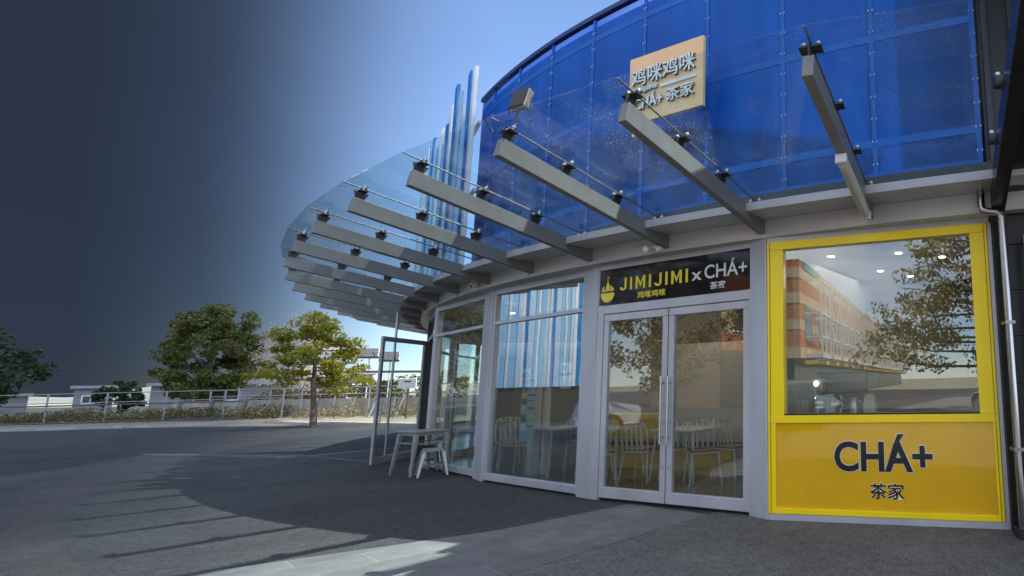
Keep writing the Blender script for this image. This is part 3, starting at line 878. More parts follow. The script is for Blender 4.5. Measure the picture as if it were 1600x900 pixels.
batten(on_beam(1, .58, .0, -.03), on_beam(1, .12, .0, -.03), 'weathered strip light on the beam above the yellow window')
batten(on_beam(7, .72, .10, .12), on_beam(7, .25, .10, .12), 'pale strip light on a beam left of the security camera')
batten(on_beam(12, .72, .10, -.03), on_beam(12, .3, .10, -.03), 'pale strip light under the beams nearest the tree')

# floodlight on the canopy
fl_t = thing('floodlight', 'small black floodlight tilted up on the canopy edge beside the blue mesh', 'floodlight', tuple(pol(-116.4, 23.0, 3.86)))
m_ = Matrix.Translation(pol(-116.2, 23.02, 4.06)) @ Matrix.Rotation(R(-108), 4, 'Z') @ Matrix.Rotation(R(-16), 4, 'Y')
MB().box(-.05, .02, -.085, .085, -.105, .105, m_).build('housing', mat('flood grey', (.16, .16, .16), .45), fl_t, bevel=.012)
MB().box(.021, .028, -.08, .08, -.1, .1, m_).build('lens', black, fl_t)
bkt = MB(); bkt.tube([pol(-116.4, 23.0, 3.85), pol(-116.3, 23.01, 3.97)], .012, 8)
bkt.tube([m_ @ Vector((-.01, -.125, 0)), m_ @ Vector((-.02, -.125, -.12)), m_ @ Vector((-.02, .125, -.12)), m_ @ Vector((-.01, .125, 0))], .008, 6)
bkt.build('bracket', dark, fl_t)
# loop of cable at the tip of the floodlight's beam
cb = MB(); pts_ = []
for i in range(14):
    t = i / 13
    pts_.append(on_beam(3, 1.06 - .10 * t, .02 * math.sin(t * 6), .33 - .12 * math.sin(math.pi * t)))
tag(cb.tube(pts_, .005, 6).build('power_cable', black), 'thin black cable looping from the canopy edge below the floodlight', 'cable')

# twin security spotlights and the camera under the fascia
sp = thing('security_light', 'white twin-lamp sensor light under the fascia above the black sign', 'light', tuple(pol(-117.4, 20.97, 3.05)))
lm = mat('sensor white', (.7, .7, .68), .3)
b = MB()
for a_, z_, r_ in ((-117.1, 3.06, .045), (-116.55, 3.035, .036)):
    mm = Matrix.Translation(pol(a_, 21.06, z_)) @ Matrix.Rotation(R(a_), 4, 'Z') @ Matrix.Rotation(R(105), 4, 'Y')
    MB().lathe([(.012, -.05), (r_ * .8, -.03), (r_, .0), (r_, .03), (r_ * .7, .045)], (0, 0, 0), 14, None).v
    l_ = MB(); l_.lathe([(.012, -.05), (r_ * .8, -.03), (r_, .0), (r_, .03), (r_ * .7, .045)], (0, 0, 0), 14)
    l_.v = [mm @ p for p in l_.v]; l_.build('lamp_head', lm, sp, smooth=True)
MB().bar(pol(-117.2, 20.97, 3.09), pol(-116.5, 20.97, 3.09), .05, .03).build('base', lm, sp)
sc_ = thing('security_camera', 'small pale dome camera on the fascia left of the beams', 'camera', tuple(pol(-128.85, 20.97, 3.10)))
l_ = MB(); mm = Matrix.Translation(pol(-128.85, 21.0, 3.1)) @ Matrix.Rotation(R(-120), 4, 'Z') @ Matrix.Rotation(R(115), 4, 'Y')
l_.lathe([(.03, -.05), (.045, -.03), (.045, .07), (.038, .08)], (0, 0, 0), 14); l_.v = [mm @ p for p in l_.v]
l_.build('body', mat('camera beige', (.6, .5, .4), .4), sc_, smooth=True)
l_ = MB(); l_.lathe([(.028, .078), (.024, .084)], (0, 0, 0), 14); l_.v = [mm @ p for p in l_.v]; l_.build('lens', black, sc_)

# peach board on the mesh
ps_m, ps_l = frame((-2.69, 7.13), (-1.60, 6.60))
ps = thing('peach_sign', 'peach square board on the blue mesh with raised white lettering', 'sign', tuple(ps_m @ Vector((ps_l / 2, 0, 4.75))))
MB().box(0, ps_l, -.0, .05, 4.74, 5.66, ps_m).build('board', peach, ps, bevel=.004)
MB().box(.02, .1, .051, .16, 4.6, 4.95, ps_m).build('standoff', peach, ps)
ltw = mat('raised letter white', (.80, .80, .80), .35)
ltb = mat('raised letter edge', (.03, .035, .05), .5)
def raised(body, x0, x1, z0, z1, bold):
    text_at(body, ps_m, x0, x1, z0, z1, -.020, .020, bold).build('letter_edge', ltb, ps)
    text_at(body, ps_m, x0, x1, z0 + .002, z1 + .002, -.033, .006, bold).build('lettering', ltw, ps)
raised('鸡咪鸡咪', .07, ps_l - .10, 5.23, 5.47, .010)
raised('JIMIJIMI', .07, .50, 5.12, 5.185, .02)
raised('CHÁ+', .13, .60, 4.90, 5.09, .02)
raised('茶家', .66, ps_l - .11, 4.90, 5.08, .010)
MB().box(.55, ps_l - .1, -.02, -.001, 5.135, 5.175, ps_m).build('lettering_bar', ltw, ps)

# ------------------------------------------------------------------ entrance at the bend
door_e = MB()
def leaf(p, q, z0, z1, hz=True):
    m, ln = frame(p, q)
    d = MB(); sw = .075
    d.box(0, ln, -.022, .022, z0, z0 + .13, m); d.box(0, ln, -.022, .022, z1 - .095, z1, m)
    d.box(0, sw, -.021, .021, z0 + .13, z1 - .095, m); d.box(ln - sw, ln, -.021, .021, z0 + .13, z1 - .095, m)
    o = d.build('door', mat('grey door frame', (.40, .41, .43), .45, .3), B, bevel=.004)
    MB().box(sw + .001, ln - sw - .001, -.005, .005, z0 + .131, z1 - .096, m).build('pane', thinglass, o)
    h = MB(); h.tube([m @ Vector((.04, -.07, .82)), m @ Vector((.04, -.075, 1.28))], .013, 10)
    for z in (.86, 1.24): h.tube([m @ Vector((.04, -.07, z)), m @ Vector((.04, -.02, z))], .009, 8)
    h.build('handle', steel, o, smooth=True)
    return o
leaf((-9.18, 11.66), (-9.36, 13.16), .02, 2.52)['label'] = 'glass entrance door standing open'
leaf((-8.25, 12.5), (-8.15, 13.7), .03, 2.5)
# transom over the entrance
tr_ = MB(); tr_.box(.06, lg - .26, -.01, .09, 2.50, 2.57, mg); tr_.box(.06, lg - .26, -.01, .09, 2.95, HEAD, mg)
tw = tr_.build('window', alu, B)
MB().box(.06, lg - .26, .03, .042, 2.571, 2.949, mg).build('pane', shopglass, tw)
# slender pole at the entrance
MB().tube([(-10.05, 13.15, 0), (-10.05, 13.15, 3.25)], .024, 12).build('column', steel, B, smooth=True)

# ------------------------------------------------------------------ neighbouring building on the right
NB = thing('tiled_building', 'dark tiled neighbouring building with black canopy at the right edge', 'building', (2.4, 5.5, 0))
nm, nl = frame((1.535, 5.66), (6.5, 4.9))
MB().box(0, nl, .02, .4, -.02, 3.2, nm).build('tiled_wall', grout, NB)
ti = MB()
for iz in range(7):
    for ix in range(8):
        ti.box(.004 + ix * .6, .598 + ix * .6, .0, .021, .0 + iz * .45 + .003, iz * .45 + .447, nm)
ti.build('wall_tile', tile, NB, bevel=.002)
up_m, up_l = frame((1.575, 5.84), (7.0, 5.2))
MB().box(0, up_l, 0, .4, 3.2, 8.2, up_m).build('upper_wall', mat('dark ribbed cladding', (.018, .021, .028), .5), NB)
rbm = MB()
for i in range(18): rbm.box(.03 + i * .28, .09 + i * .28, -.045, 0, 3.25, 8.2, up_m)
rbm.build('rib', mat('rib', (.028, .033, .042), .5), NB, bevel=.006)
cb_ = MB()
cb_.bar((1.58, 5.60, 3.12), (1.13, 3.0, 3.66), .13, .24)
cb_.build('canopy_beam', mat('black steel', (.016, .016, .018), .3), NB, bevel=.006)
sl = MB()
sl.v = [Vector(p) for p in ((1.66, 5.5, 3.20), (1.2, 2.9, 3.74), (5.5, 2.6, 3.74), (5.5, 5.0, 3.20), (1.66, 5.5, 3.28), (1.2, 2.9, 3.82), (5.5, 2.6, 3.82), (5.5, 5.0, 3.28))]
sl.f = [(0, 1, 2, 3), (7, 6, 5, 4), (0, 4, 5, 1), (1, 5, 6, 2), (2, 6, 7, 3), (3, 7, 4, 0)]
sl.build('canopy_roof', black, NB)
MB().box(1.12, 7.5, 2.4, 5.8, 6.4, 7.2).build('added_shade_box', mat('shade box dark', (.05, .055, .06), .5), NB)  # unseen box, added to cast shade on the ground at the right
for f in (.06, .33, .60):
    p = Vector((1.58, 5.60, 3.12)) * (1 - f) + Vector((1.13, 3.0, 3.66)) * f + Vector((-.10, 0, .14))
    MB().box(p.x - .03, p.x + .03, p.y - .035, p.y + .035, p.z - .05, p.z + .03).build('bracket', dark, NB)
    MB().lathe([(.022, .031), (.022, .06)], p, 10).build('bolt', steel, NB)
dp = MB()
path = [(1.400, 5.50, 3.30), (1.395, 5.49, 3.055), (1.405, 5.485, 3.02), (1.44, 5.475, 3.00), (1.53, 5.455, 2.985), (1.562, 5.45, 2.97), (1.575, 5.448, 2.93), (1.575, 5.448, .06)]
dp.tube(path, .036, 14)
dpt = thing('downpipe', 'polished steel downpipe running down beside the yellow window', 'pipe', (1.575, 5.448, 0))
dp.build('pipe', chrome, dpt, smooth=True)
MB().box(1.52, 1.63, 5.39, 5.55, 0, .09).build('shoe', black, dpt)
for z in (.75, 1.9): MB().box(1.53, 1.62, 5.40, 5.56, z, z + .03).build('clip', mat('clip dark', (.2, .2, .2), .3, .8), dpt)
hb = thing('pull_bar', 'polished steel bar on the dark tiles at the right edge', 'rail', (1.85, 5.5, 0))
MB().tube([(2.1, 5.40, 2.76), (1.80, 5.40, 2.76), (1.775, 5.40, 2.735), (1.775, 5.40, .5)], .03, 12).build('bar', chrome, hb, smooth=True)

# ------------------------------------------------------------------ cafe furniture outside
def tapered_leg(mb, top, bot, w0, w1, t=.0):
    top, bot = Vector(top), Vector(bot)
    vs = []
    for p, w in ((bot, w1), (top, w0)):
        vs += [p + Vector((x * w, y * w, 0)) for x, y in ((-1, -1), (1, -1), (1, 1), (-1, 1))]
    mb.add(vs, [(3, 2, 1, 0), (4, 5, 6, 7), (0, 1, 5, 4), (1, 2, 6, 5), (2, 3, 7, 6), (3, 0, 4, 7)])
galv = mat('galvanised grey', (.33, .34, .35), .38, .5, .12, 8)
gun = mat('gunmetal', (.10, .105, .115), .35, .6, .15, 8)
def cafe_table(loc, rz, label, sx, sy, mt, h=.74, group='café tables'):
    t = thing('cafe_table', label, 'table', (0, 0, 0), 0, group)
    MB().box(-sx, sx, -sy, sy, h - .03, h).build('tabletop', mt, t, bevel=.008)
    MB().box(-sx + .03, sx - .03, -sy + .03, sy - .03, h - .08, h - .031).build('apron', mt, t)
    for i in (-1, 1):
        for j in (-1, 1):
            lg_ = MB(); tapered_leg(lg_, (i * (sx - .04), j * (sy - .04), h - .05), (i * (sx + .03), j * (sy + .03), 0), .032, .018)
            lg_.build('leg', mt, t, bevel=.004)
    b = MB(); z = h * .72
    for j in (-1, 1): b.bar((-sx + .02, j * (sy - .02), z), (sx - .02, j * (sy - .02), z), .015, .02)
    for i in (-1, 1): b.bar((i * (sx - .02), -sy + .02, z), (i * (sx - .02), sy - .02, z), .015, .02)
    b.build('stretcher', mt, t)
    t.location = loc; t.rotation_euler = (0, 0, rz); FR[t.name] = None
    return t
def stool(loc, rz, label, mt):
    t = thing('metal_stool', label, 'stool', (0, 0, 0), 0, 'metal stools by the café table')
    s = .145
    MB().box(-s, s, -s, s, .43, .455).box(-s - .008, s + .008, -s - .008, s + .008, .405, .4299).build('seat', mt, t, bevel=.012)
    for i in (-1, 1):
        for j in (-1, 1):
            l_ = MB(); tapered_leg(l_, (i * (s - .012), j * (s - .012), .41), (i * .205, j * .205, .012), .03, .017)
            lo = l_.build('leg', mt, t, bevel=.006)
            MB().box(i * .205 - .02, i * .205 + .02, j * .205 - .02, j * .205 + .02, 0, .014).build('foot', black, lo)
    b = MB(); q = .178
    for a_, c_ in (((-q, -q), (q, q)), ((-q, q), (q, -q))): b.bar((*a_, .19), (*c_, .19), .012, .02)
    b.build('brace', mt, t)
    t.location = loc; t.rotation_euler = (0, 0, rz); FR[t.name] = None
    return t
cafe_table((-7.55, 10.52, 0), R(72), 'grey metal café table with splayed legs outside the entrance', .31, .29, galv, group='café tables') if False else None
cafe_table((-7.36, 10.46, 0), R(62), 'grey metal café table standing outside by the open entrance door', .27, .29, galv)
stool((-6.93, 10.13, 0), R(40), 'grey metal stool in front of the outdoor table', galv)
stool((-7.52, 10.80, 0), R(30), 'dark metal stool pushed under the outdoor table', gun)

# ------------------------------------------------------------------ furniture inside the glass
wm_ = mat('white metal', (.60, .58, .52), .35, 0, .06)
wood = mat('dark seat wood', (.16, .10, .06), .5)
def cafe_chair(label):
    t = thing('slat_chair', label, 'chair', (0, 0, 0), 0, 'white slat-back chairs inside the shop')
    MB().box(-.2, .2, -.2, .2, .445, .47).build('seat', wood, t, bevel=.012)
    f = MB(); f.bar((-.2, -.19, .43), (.2, -.19, .43), .02, .025); f.bar((-.2, .19, .43), (.2, .19, .43), .02, .025)
    f.bar((-.19, -.19, .43), (-.19, .19, .43), .02, .025); f.bar((.19, -.19, .43), (.19, .19, .43), .02, .025)
    f.build('seat_frame', wm_, t)
    for i in (-1, 1):
        for j in (-1, 1):
            MB().tube([(i * .18, j * .18, .44), (i * .225, j * .235, 0)], .014, 8).build('leg', wm_, t, smooth=True)
    b = MB()
    b.tube([(-.2, .19, .44), (-.205, .225, .68), (-.19, .25, .80), (-.14, .262, .845), (0, .268, .855), (.14, .262, .845), (.19, .25, .80), (.205, .225, .68), (.2, .19, .44)], .013, 8)
    b.build('back_frame', wm_, t, smooth=True)
    s = MB()
    for x in (-.12, -.04, .04, .12): s.bar((x, .205, .46), (x, .262, .845), .028, .010, (0, -1, 0))
    s.build('back_slat', wm_, t)
    return t
ch = cafe_chair('white slat chair behind the left door, nearest the hinge side')
chs = [((-3.52, 8.72), 200, None),
       ((-3.02, 8.98), 170, 'white slat chair behind the left door, close to the door handles'),
       ((-2.02, 8.62), 25, 'white slat chair behind the right door, nearest the glass'),
       ((-1.66, 9.02), 60, 'white slat chair behind the right door, farthest right'),
       ((-2.55, 9.15), 190, 'white slat chair behind the right door, beside its handle'),
       ((-5.62, 10.42), 150, 'white slat chair behind the window left of the doors, leftmost inside'),
       ((-4.55, 10.42), 190, 'white slat chair behind the window left of the doors, beyond the table'),
       ((-4.02, 9.72), 100, 'white slat chair behind the window left of the doors, at the table end'),
       ((-6.1, 10.95), 40, 'white slat chair seen at the far left end behind the window')]
for i, ((x, y), a, lb) in enumerate(chs):
    if i == 0:
        ch.location = (x, y, .028); ch.rotation_euler = (0, 0, R(a))
    else:
        dup(ch, (x, y, .028), R(a), lb)
def in_table(loc, rz, label, sx=.34, sy=.34):
    t = thing('dining_table', label, 'table', (0, 0, 0), 0, 'white dining tables inside the shop')
    MB().box(-sx, sx, -sy, sy, .71, .74).build('tabletop', mat('table grey top', (.45, .44, .42), .35), t, bevel=.006)
    for i in (-1, 1):
        for j in (-1, 1):
            MB().tube([(i * (sx - .06), j * (sy - .06), .71), (i * (sx - .0), j * (sy - .0), 0)], .018, 8).build('leg', wm_, t, smooth=True)
    t.location = loc; t.rotation_euler = (0, 0, rz)
    return t
in_table((-4.72, 9.92, .028), R(-35), 'white dining table behind the window left of the doors')
in_table((-2.35, 8.98, .028), R(-25), 'white dining table behind the right door', .4, .33)
in_table((-3.6, 9.5, .028), R(-25), 'white dining table behind the left door', .3, .3)
# yellow bench
bn = thing('bench_seat', 'long yellow bench with a dark seat along the inside partition', 'bench', (-2.6, 9.9, .028))
bm_, bl_ = frame((-4.35, 10.45), (-1.05, 9.45))
MB().box(0, bl_, 0, .5, .028, .42, bm_).build('base', yint, bn, bevel=.006)
MB().box(0, bl_, -.02, .44, .42, .48, bm_).build('seat', black, bn, bevel=.02)
MB().box(0, bl_, .44, .54, .4201, .92, bm_).build('backrest', yint, bn, bevel=.02)
# counter behind the yellow window with machines
ct = thing('serving_counter', 'dark serving counter just inside the yellow window', 'counter', tuple(mAB @ Vector((1.2, .4, .03))))
MB().box(.1, 2.2, .14, .75, .028, 1.0, mAB).build('base', black, ct)
MB().box(.08, 2.25, .12, .78, 1.0, 1.045, mAB).build('worktop', mat('worktop', (.4, .38, .34), .3), ct, bevel=.005)
def small(name, label, cat, fn):
    t = thing(name, label, cat, tuple(mAB @ Vector((1, .4, 1.045))))
    fn(t); return t
def f_board(t):
    MB().box(.36, .95, .62, .70, 1.046, 1.52, mAB).build('casing', mat('machine dark', (.03, .03, .032), .3), t, bevel=.01)
    MB().box(.38, .93, .60, .62, 1.40, 1.50, mAB).build('panel', mat('machine grey', (.12, .12, .12), .3), t)
small('coffee_machine', 'dark coffee machine at the back of the window counter', 'machine', f_board)
def f_cups(t):
    s = MB()
    for i in range(4):
        for k in range(3):
            x = .235 + i * .032; s.lathe([(.013, 0), (.016, .05)], mAB @ Vector((x, .3 + .03 * (i % 2), 1.046 + k * .055)), 10)
    s.build('cup_stack', mat('paper cups', (.45, .32, .24), .7), t)
small('paper_cups', 'stacks of brown paper cups in the left corner of the window counter', 'cups', f_cups)
def f_box(t):
    MB().box(.42, .55, .28, .36, 1.046, 1.24, mAB).build('carton', mat('box navy', (.03, .05, .08), .5), t, bevel=.004)
    MB().box(.44, .53, .276, .28, 1.17, 1.20, mAB).box(.44, .53, .276, .28, 1.12, 1.145, mAB).build('print', white, t)
small('boxed_goods', 'dark navy box with two white lines on the window counter', 'box', f_box)
def f_badge(t):
    p = [(.68 + .10 * math.cos(R(a)), 1.15 + .10 * math.sin(R(a))) for a in range(0, 360, 60)]
    MB().prism(p, mAB, .26, .29).build('face', mat('hex navy', (.02, .035, .05), .4), t)
    MB().box(.63, .72, .254, .26, 1.15, 1.18, mAB).build('print', white, t)
small('hexagon_sign', 'dark hexagonal counter sign with a white mark inside the yellow window', 'sign', f_badge)
def f_jug(i, x, lab, mt, kind):
    t = thing('steel_jug' if kind == 0 else 'paper_bag', lab, 'jug' if kind == 0 else 'bag', tuple(mAB @ Vector((x, .35, 1.045))))
    if kind == 0:
        MB().lathe([(.055, 0), (.06, .02), (.05, .12), (.045, .16), (.052, .18)], mAB @ Vector((x, .35, 1.046)), 18).build('body', mt, t, smooth=True)
        MB().tube([mAB @ Vector((x + .05, .35, 1.2)), mAB @ Vector((x + .10, .35, 1.17)), mAB @ Vector((x + .10, .35, 1.1)), mAB @ Vector((x + .055, .35, 1.07))], .007, 6).build('handle', mt, t)
    else:
        MB().prism([(x - .07, 1.046), (x + .07, 1.046), (x + .06, 1.22), (x + .03, 1.27), (x - .04, 1.26), (x - .06, 1.2)], mAB, .3, .4).build('body', mt, t, bevel=.01)
f_jug(0, .86, 'steel jug with a handle on the window counter', steel, 0)
f_jug(1, 1.04, 'crumpled pale paper bag on the window counter', mat('bag paper', (.5, .45, .36), .7), 1)
lb_t = thing('round_lamp', 'round dark disc lamp with a white bulb inside the yellow window', 'lamp', tuple(mAB @ Vector((.42, .4, 1.045))))
MB().tube([mAB @ Vector((.42, .4, 1.046)), mAB @ Vector((.42, .4, 1.3))], .008, 8).build('stem', steel, lb_t)
q = [(.42 + .08 * math.cos(R(a)), 1.36 + .10 * math.sin(R(a))) for a in range(0, 360, 20)]
MB().prism(q, mAB, .38, .41).build('disc', mat('disc grey', (.12, .11, .10), .4), lb_t)
MB().lathe([(.001, -.03), (.02, -.022), (.03, 0), (.02, .022), (.001, .03)], mAB @ Vector((.43, .35, 1.39)), 14).build('bulb', emit('bulb', (1, .96, .9), 3), lb_t, smooth=True)

# things seen through the window left of the doors
po = thing('menu_poster', 'tall colourful menu poster hanging inside the window left of the doors', 'poster', tuple(mEF @ Vector((.85, .2, .6))))
MB().box(.62, 1.02, .20, .21, .62, 1.72, mEF).build('sheet', mat('poster pale', (.42, .56, .58), .5), po)
cols = [(.02, .02, .03), (.55, .06, .04), (.04, .30, .32), (.75, .55, .03), (.03, .10, .22), (.6, .6, .58), (.02, .18, .14), (.7, .72, .7)]
random.seed(3)
z = 1.66
for i in range(8):
    hh = random.uniform(.07, .13)
    MB().box(.64, .78 + random.random() * .03, .194, .2, z - hh, z, mEF).build('picture', mat('pic%d' % i, cols[i], .5), po)
    MB().box(.82, 1.0, .195, .2, z - hh * .5, z - hh * .2, mEF).build('text_block', mat('pic%d' % ((i + 5) % 8), cols[(i + 5) % 8], .5), po)
    z -= hh + .012
col_ = MB().box(.10, .24, .6, .74, .028, 2.985, mEF)
col_.box(.36, .44, .7, .78, .028, 2.985, mEF).build('inner_column', white, B)
nc = thing('wall_notice', 'pair of small white notices stuck on the glass left of the doors', 'notice', tuple(mEF @ Vector((2.0, .05, 1.5))))
MB().box(1.95, 2.2, .046, .048, 1.62, 1.76, mEF).build('notice_sheet', white, nc)
MB().box(1.95, 2.2, .046, .048, 1.40, 1.58, mEF).build('notice_sheet', white, nc)
mp2 = MB(); mp2.box(1.99, 2.08, .0445, .046, 1.65, 1.73, mEF); mp2.box(2.02, 2.10, .0445, .046, 1.44, 1.53, mEF)
mp2.build('print', mat('notice blue', (.1, .25, .4), .5), nc)

# ------------------------------------------------------------------ vegetation
def unit():
    while True:
        v = Vector((random.uniform(-1, 1), random.uniform(-1, 1), random.uniform(-1, 1)))
        if .05 < v.length < 1: return v.normalized()
def leaves_obj(name, pts, size, m, parent, asp=.55, flat=0.):
    vs, fs, us = [], [], []
    for c, s in pts:
        a = unit(); b = unit()
        if flat: a.z *= (1 - flat); b.z *= (1 - flat); a.normalize()
        b = (b - a * a.dot(b))
        if b.length < .05: continue
        b.normalize()
        L_ = size * s; W_ = L_ * asp
        o = len(vs)
        vs += [c - a * L_ * .5, c + b * W_ * .5, c + a * L_ * .5, c - b * W_ * .5]
        fs.append((o, o + 1, o + 2, o + 3)); us.append((random.random(), random.random()))
    me = bpy.data.meshes.new(name)
    inv = FR[parent.name].inverted() if parent is not None and FR.get(parent.name) is not None else Matrix.Identity(4)
    me.from_pydata([tuple(inv @ v) for v in vs], [], fs); me.materials.append(m)
    uv = me.uv_layers.new()
    for i, p in enumerate(me.polygons):
        for li in p.loop_indices: uv.data[li].uv = us[i]
    o = bpy.data.objects.new(name, me); COL.objects.link(o)
    if parent is not None: o.parent = parent
    return o
def tree(name, label, base, h, cr, trunk_h, m, nclump, per, leaf, shape='round', bk=bark, trunk_r=.12, seed=1, group=None, squash=.8, cl_r=.22, limbs=9, lean=0.):
    random.seed(seed)
    base = Vector(base)
    t = thing(name, label, 'tree', tuple(base), 0, group)
    tb = MB()
    top = base + Vector((random.uniform(-.1, .1) * cr, random.uniform(-.1, .1) * cr, h * .92)) + Vector((lean, 0, 0))
    pts = [base + (top - base) * f + Vector((random.uniform(-1, 1), random.uniform(-1, 1), 0)) * .03 * cr * f for f in (0, .15, .35, .55, .75, 1)]
    tb.tube(pts, trunk_r, 10, r1=trunk_r * .15)
    ends = []
    for i in range(limbs):
        f = trunk_h / h + (1 - trunk_h / h) * (i + .3) / limbs * .9
        k = f * (len(pts) - 1); i0 = min(int(k), len(pts) - 2); p = pts[i0].lerp(pts[i0 + 1], k - i0)
        if shape == 'layer': rr = cr * (1.05 - .8 * ((f - trunk_h / h) / (1 - trunk_h / h)) ** 1.2)
        else: rr = cr * math.sqrt(max(.1, 1 - (2 * (f - trunk_h / h) / (1 - trunk_h / h) - .85) ** 2 * .7)) * .85
        a = i * 2.4 + random.uniform(-.5, .5)
        rise = .12 if shape == 'layer' else .55
        e = p + Vector((math.cos(a) * rr, math.sin(a) * rr, rr * rise * random.uniform(.5, 1.3)))
        mid = p.lerp(e, .5) + Vector((0, 0, -.04 * rr if shape == 'layer' else .06 * rr))
        tb.tube([p, mid, e], trunk_r * .38 * (1.1 - f * .6), 6, r1=trunk_r * .06)
        ends.append((p, e))
    tb.build('trunk', bk, t, smooth=True)
    lp = []
    for i in range(nclump):
        p, e = ends[i % len(ends)]
        f = random.uniform(.25, 1.08)
        c = p.lerp(e, f) + unit() * cr * .16
        if shape == 'round':
            u = unit(); rr = random.uniform(.35, 1) ** .5
            cc = base + Vector((0, 0, (h + trunk_h * .75) / 2))
            c = cc + Vector((u.x * cr * rr, u.y * cr * rr, u.z * (h - trunk_h * .75) / 2 * rr))
            c += unit() * cr * .12
        rr = cl_r * cr * random.uniform(.55, 1.25)
        for j in range(per):
            u = unit() * rr * random.uniform(.2, 1) ** .6
            lp.append((c + Vector((u.x, u.y, u.z * squash)), random.uniform(.6, 1.3)))
    leaves_obj('crown', lp, leaf, m, t)
    return t
lg1 = leaf_mat('leaf yellow green', (.27, .265, .02), trans=.45)
lg2 = leaf_mat('leaf mid green', (.105, .115, .022))
lg3 = leaf_mat('leaf dark green', (.035, .06, .018))
lg4 = leaf_mat('leaf pale blossom', (.50, .43, .37), .3)
lg5 = leaf_mat('leaf dry yellow', (.22, .18, .05))
lg6 = leaf_mat('leaf olive', (.09, .085, .035))
tree('young_tree', 'young yellow-green tree with layered branches beside the road', (-22.5, 25.3, 0), 5.45, 1.9, 2.05, lg1, 95, 100, .15, 'layer', trunk_r=.13, seed=5, squash=.5, cl_r=.22, limbs=20, lean=-.6)
tree('broad_tree', 'large rounded green tree behind the left railing', (-54.2, 50.2, 0), 9.1, 3.3, .6, lg2, 170, 110, .3, 'round', trunk_r=.35, seed=8, cl_r=.2)
tree('broad_tree', 'dark green tree at the left edge of the picture', (-70, 46, 0), 7.2, 4.6, .6, lg3, 110, 80, .42, 'round', trunk_r=.3, seed=12, cl_r=.22)
tree('bare_tree', 'pale almost leafless tree between the two green trees', (-44.6, 48.5, 0), 7.8, 3.0, 1.4, lg4, 170, 60, .15, 'round', bk=barkp, trunk_r=.2, seed=15, cl_r=.2, limbs=44)
tree('conifer_tree', 'small dark bushy tree beside the far white house', (-69.7, 57, 0), 3.0, 1.6, .3, lg3, 50, 60, .3, 'round', trunk_r=.12, seed=18)
for i, (x, y, h, c_, lb, mm, sd) in enumerate(((-31.5, 38.5, 2.3, 2.2, 'dark olive shrub behind the wall left of the young tree', lg6, 21), (-28.2, 38.2, 2.4, 2.0, 'olive shrub behind the wall right behind the young tree', lg6, 22), (-25.5, 38.6, 2.0, 1.5, 'low olive shrub behind the wall beside the white house', lg6, 27), (-24.4, 36.5, 2.5, 1.3, 'yellowish shrub behind the wall beside the open door', lg5, 23), (-36, 39.0, 1.9, 2.2, 'grey olive shrub behind the wall below the bare tree', lg6, 24))):
    tree('shrub', lb, (x, y, 0), h, c_, .15, mm, 60, 60, .2, 'round', trunk_r=.05, seed=sd, group='shrubs behind the wall')
# trees only partly in view at the left and those seen in the glass
tree('street_tree', 'yellow-green street tree mirrored in the left door glass', (-15.5, 2.8, 0), 6.2, 2.6, 1.9, lg5, 90, 70, .16, 'round', trunk_r=.13, seed=31, group='trees mirrored in the glass')
tree('street_tree', 'leafy tree mirrored at the right of the yellow window', (-4.3, -12.5, 0), 9.4, 4.8, 2.2, lg5, 190, 70, .2, 'layer', trunk_r=.2, seed=33, group='trees mirrored in the glass', squash=.5, cl_r=.17, limbs=30)
tree('broad_tree', 'tall golden green tree just beyond the left edge, mirrored beside the entrance', (-66, 36, 0), 11.5, 5.5, 1.0, lg5, 130, 80, .4, 'round', trunk_r=.3, seed=35)
# low planting
def clump(name, label, x, y, r_, h, m, sd, cnt=420, group=None, z0=0.1):
    random.seed(sd)
    t = thing(name, label, 'bush', (x, y, z0), 0, group)
    st_ = MB()
    for i in range(7):
        a = random.uniform(0, 6.28); st_.tube([(x, y, z0), (x + r_ * .6 * math.cos(a), y + r_ * .6 * math.sin(a), z0 + h * .8)], .012, 5)
    st_.build('stem', bark, t)
    lp = []
    for i in range(cnt):
        u = unit(); f = random.uniform(.2, 1) ** .5
        lp.append((Vector((x + u.x * r_ * f, y + u.y * r_ * f, z0 + .02 + abs(u.z) * h * f)), random.uniform(.6, 1.3)))
    leaves_obj('foliage', lp, .13, m, t, .3)
for i, (x, y, r_, h, lb) in enumerate(((-29.0, 32.6, 1.1, .5, 'low dry bush left of the young tree near the railing end'), (-26.3, 31.4, 1.15, .95, 'tall yellow bush just left of the young tree trunk'), (-21.7, 29.6, 1.25, .85, 'rounded yellow bush right of the young tree trunk'), (-19.6, 28.6, .8, .5, 'small dry bush seen through the open door'), (-24.1, 33.5, .7, .4, 'small low bush at the wall behind the tree'))):
    clump('bush', lb, x, y, r_, h, lg5, 41 + i, group='bushes in front of the wall')
# hedge strip behind the left railing: nobody could count it
random.seed(55)
lp = []
for i in range(9000):
    f = random.random()
    p = Vector((-58, 33.5, .15)).lerp(Vector((-31.5, 33.8, .1)), f)
    hh = .9 * (.55 + .45 * math.sin(f * 37) * math.sin(f * 11 + 1))
    lp.append((p + Vector((random.gauss(0, .5), random.gauss(0, .8), random.uniform(0, max(.15, hh)))), random.uniform(.6, 1.3)))
hd = leaves_obj('ground_cover', lp, .22, leaf_mat('leaf dry dull', (.12, .10, .03)), None, .3)
hd['kind'] = 'stuff'; hd['label'] = 'dry yellow planting strip behind the left railing'; hd['category'] = 'plants'
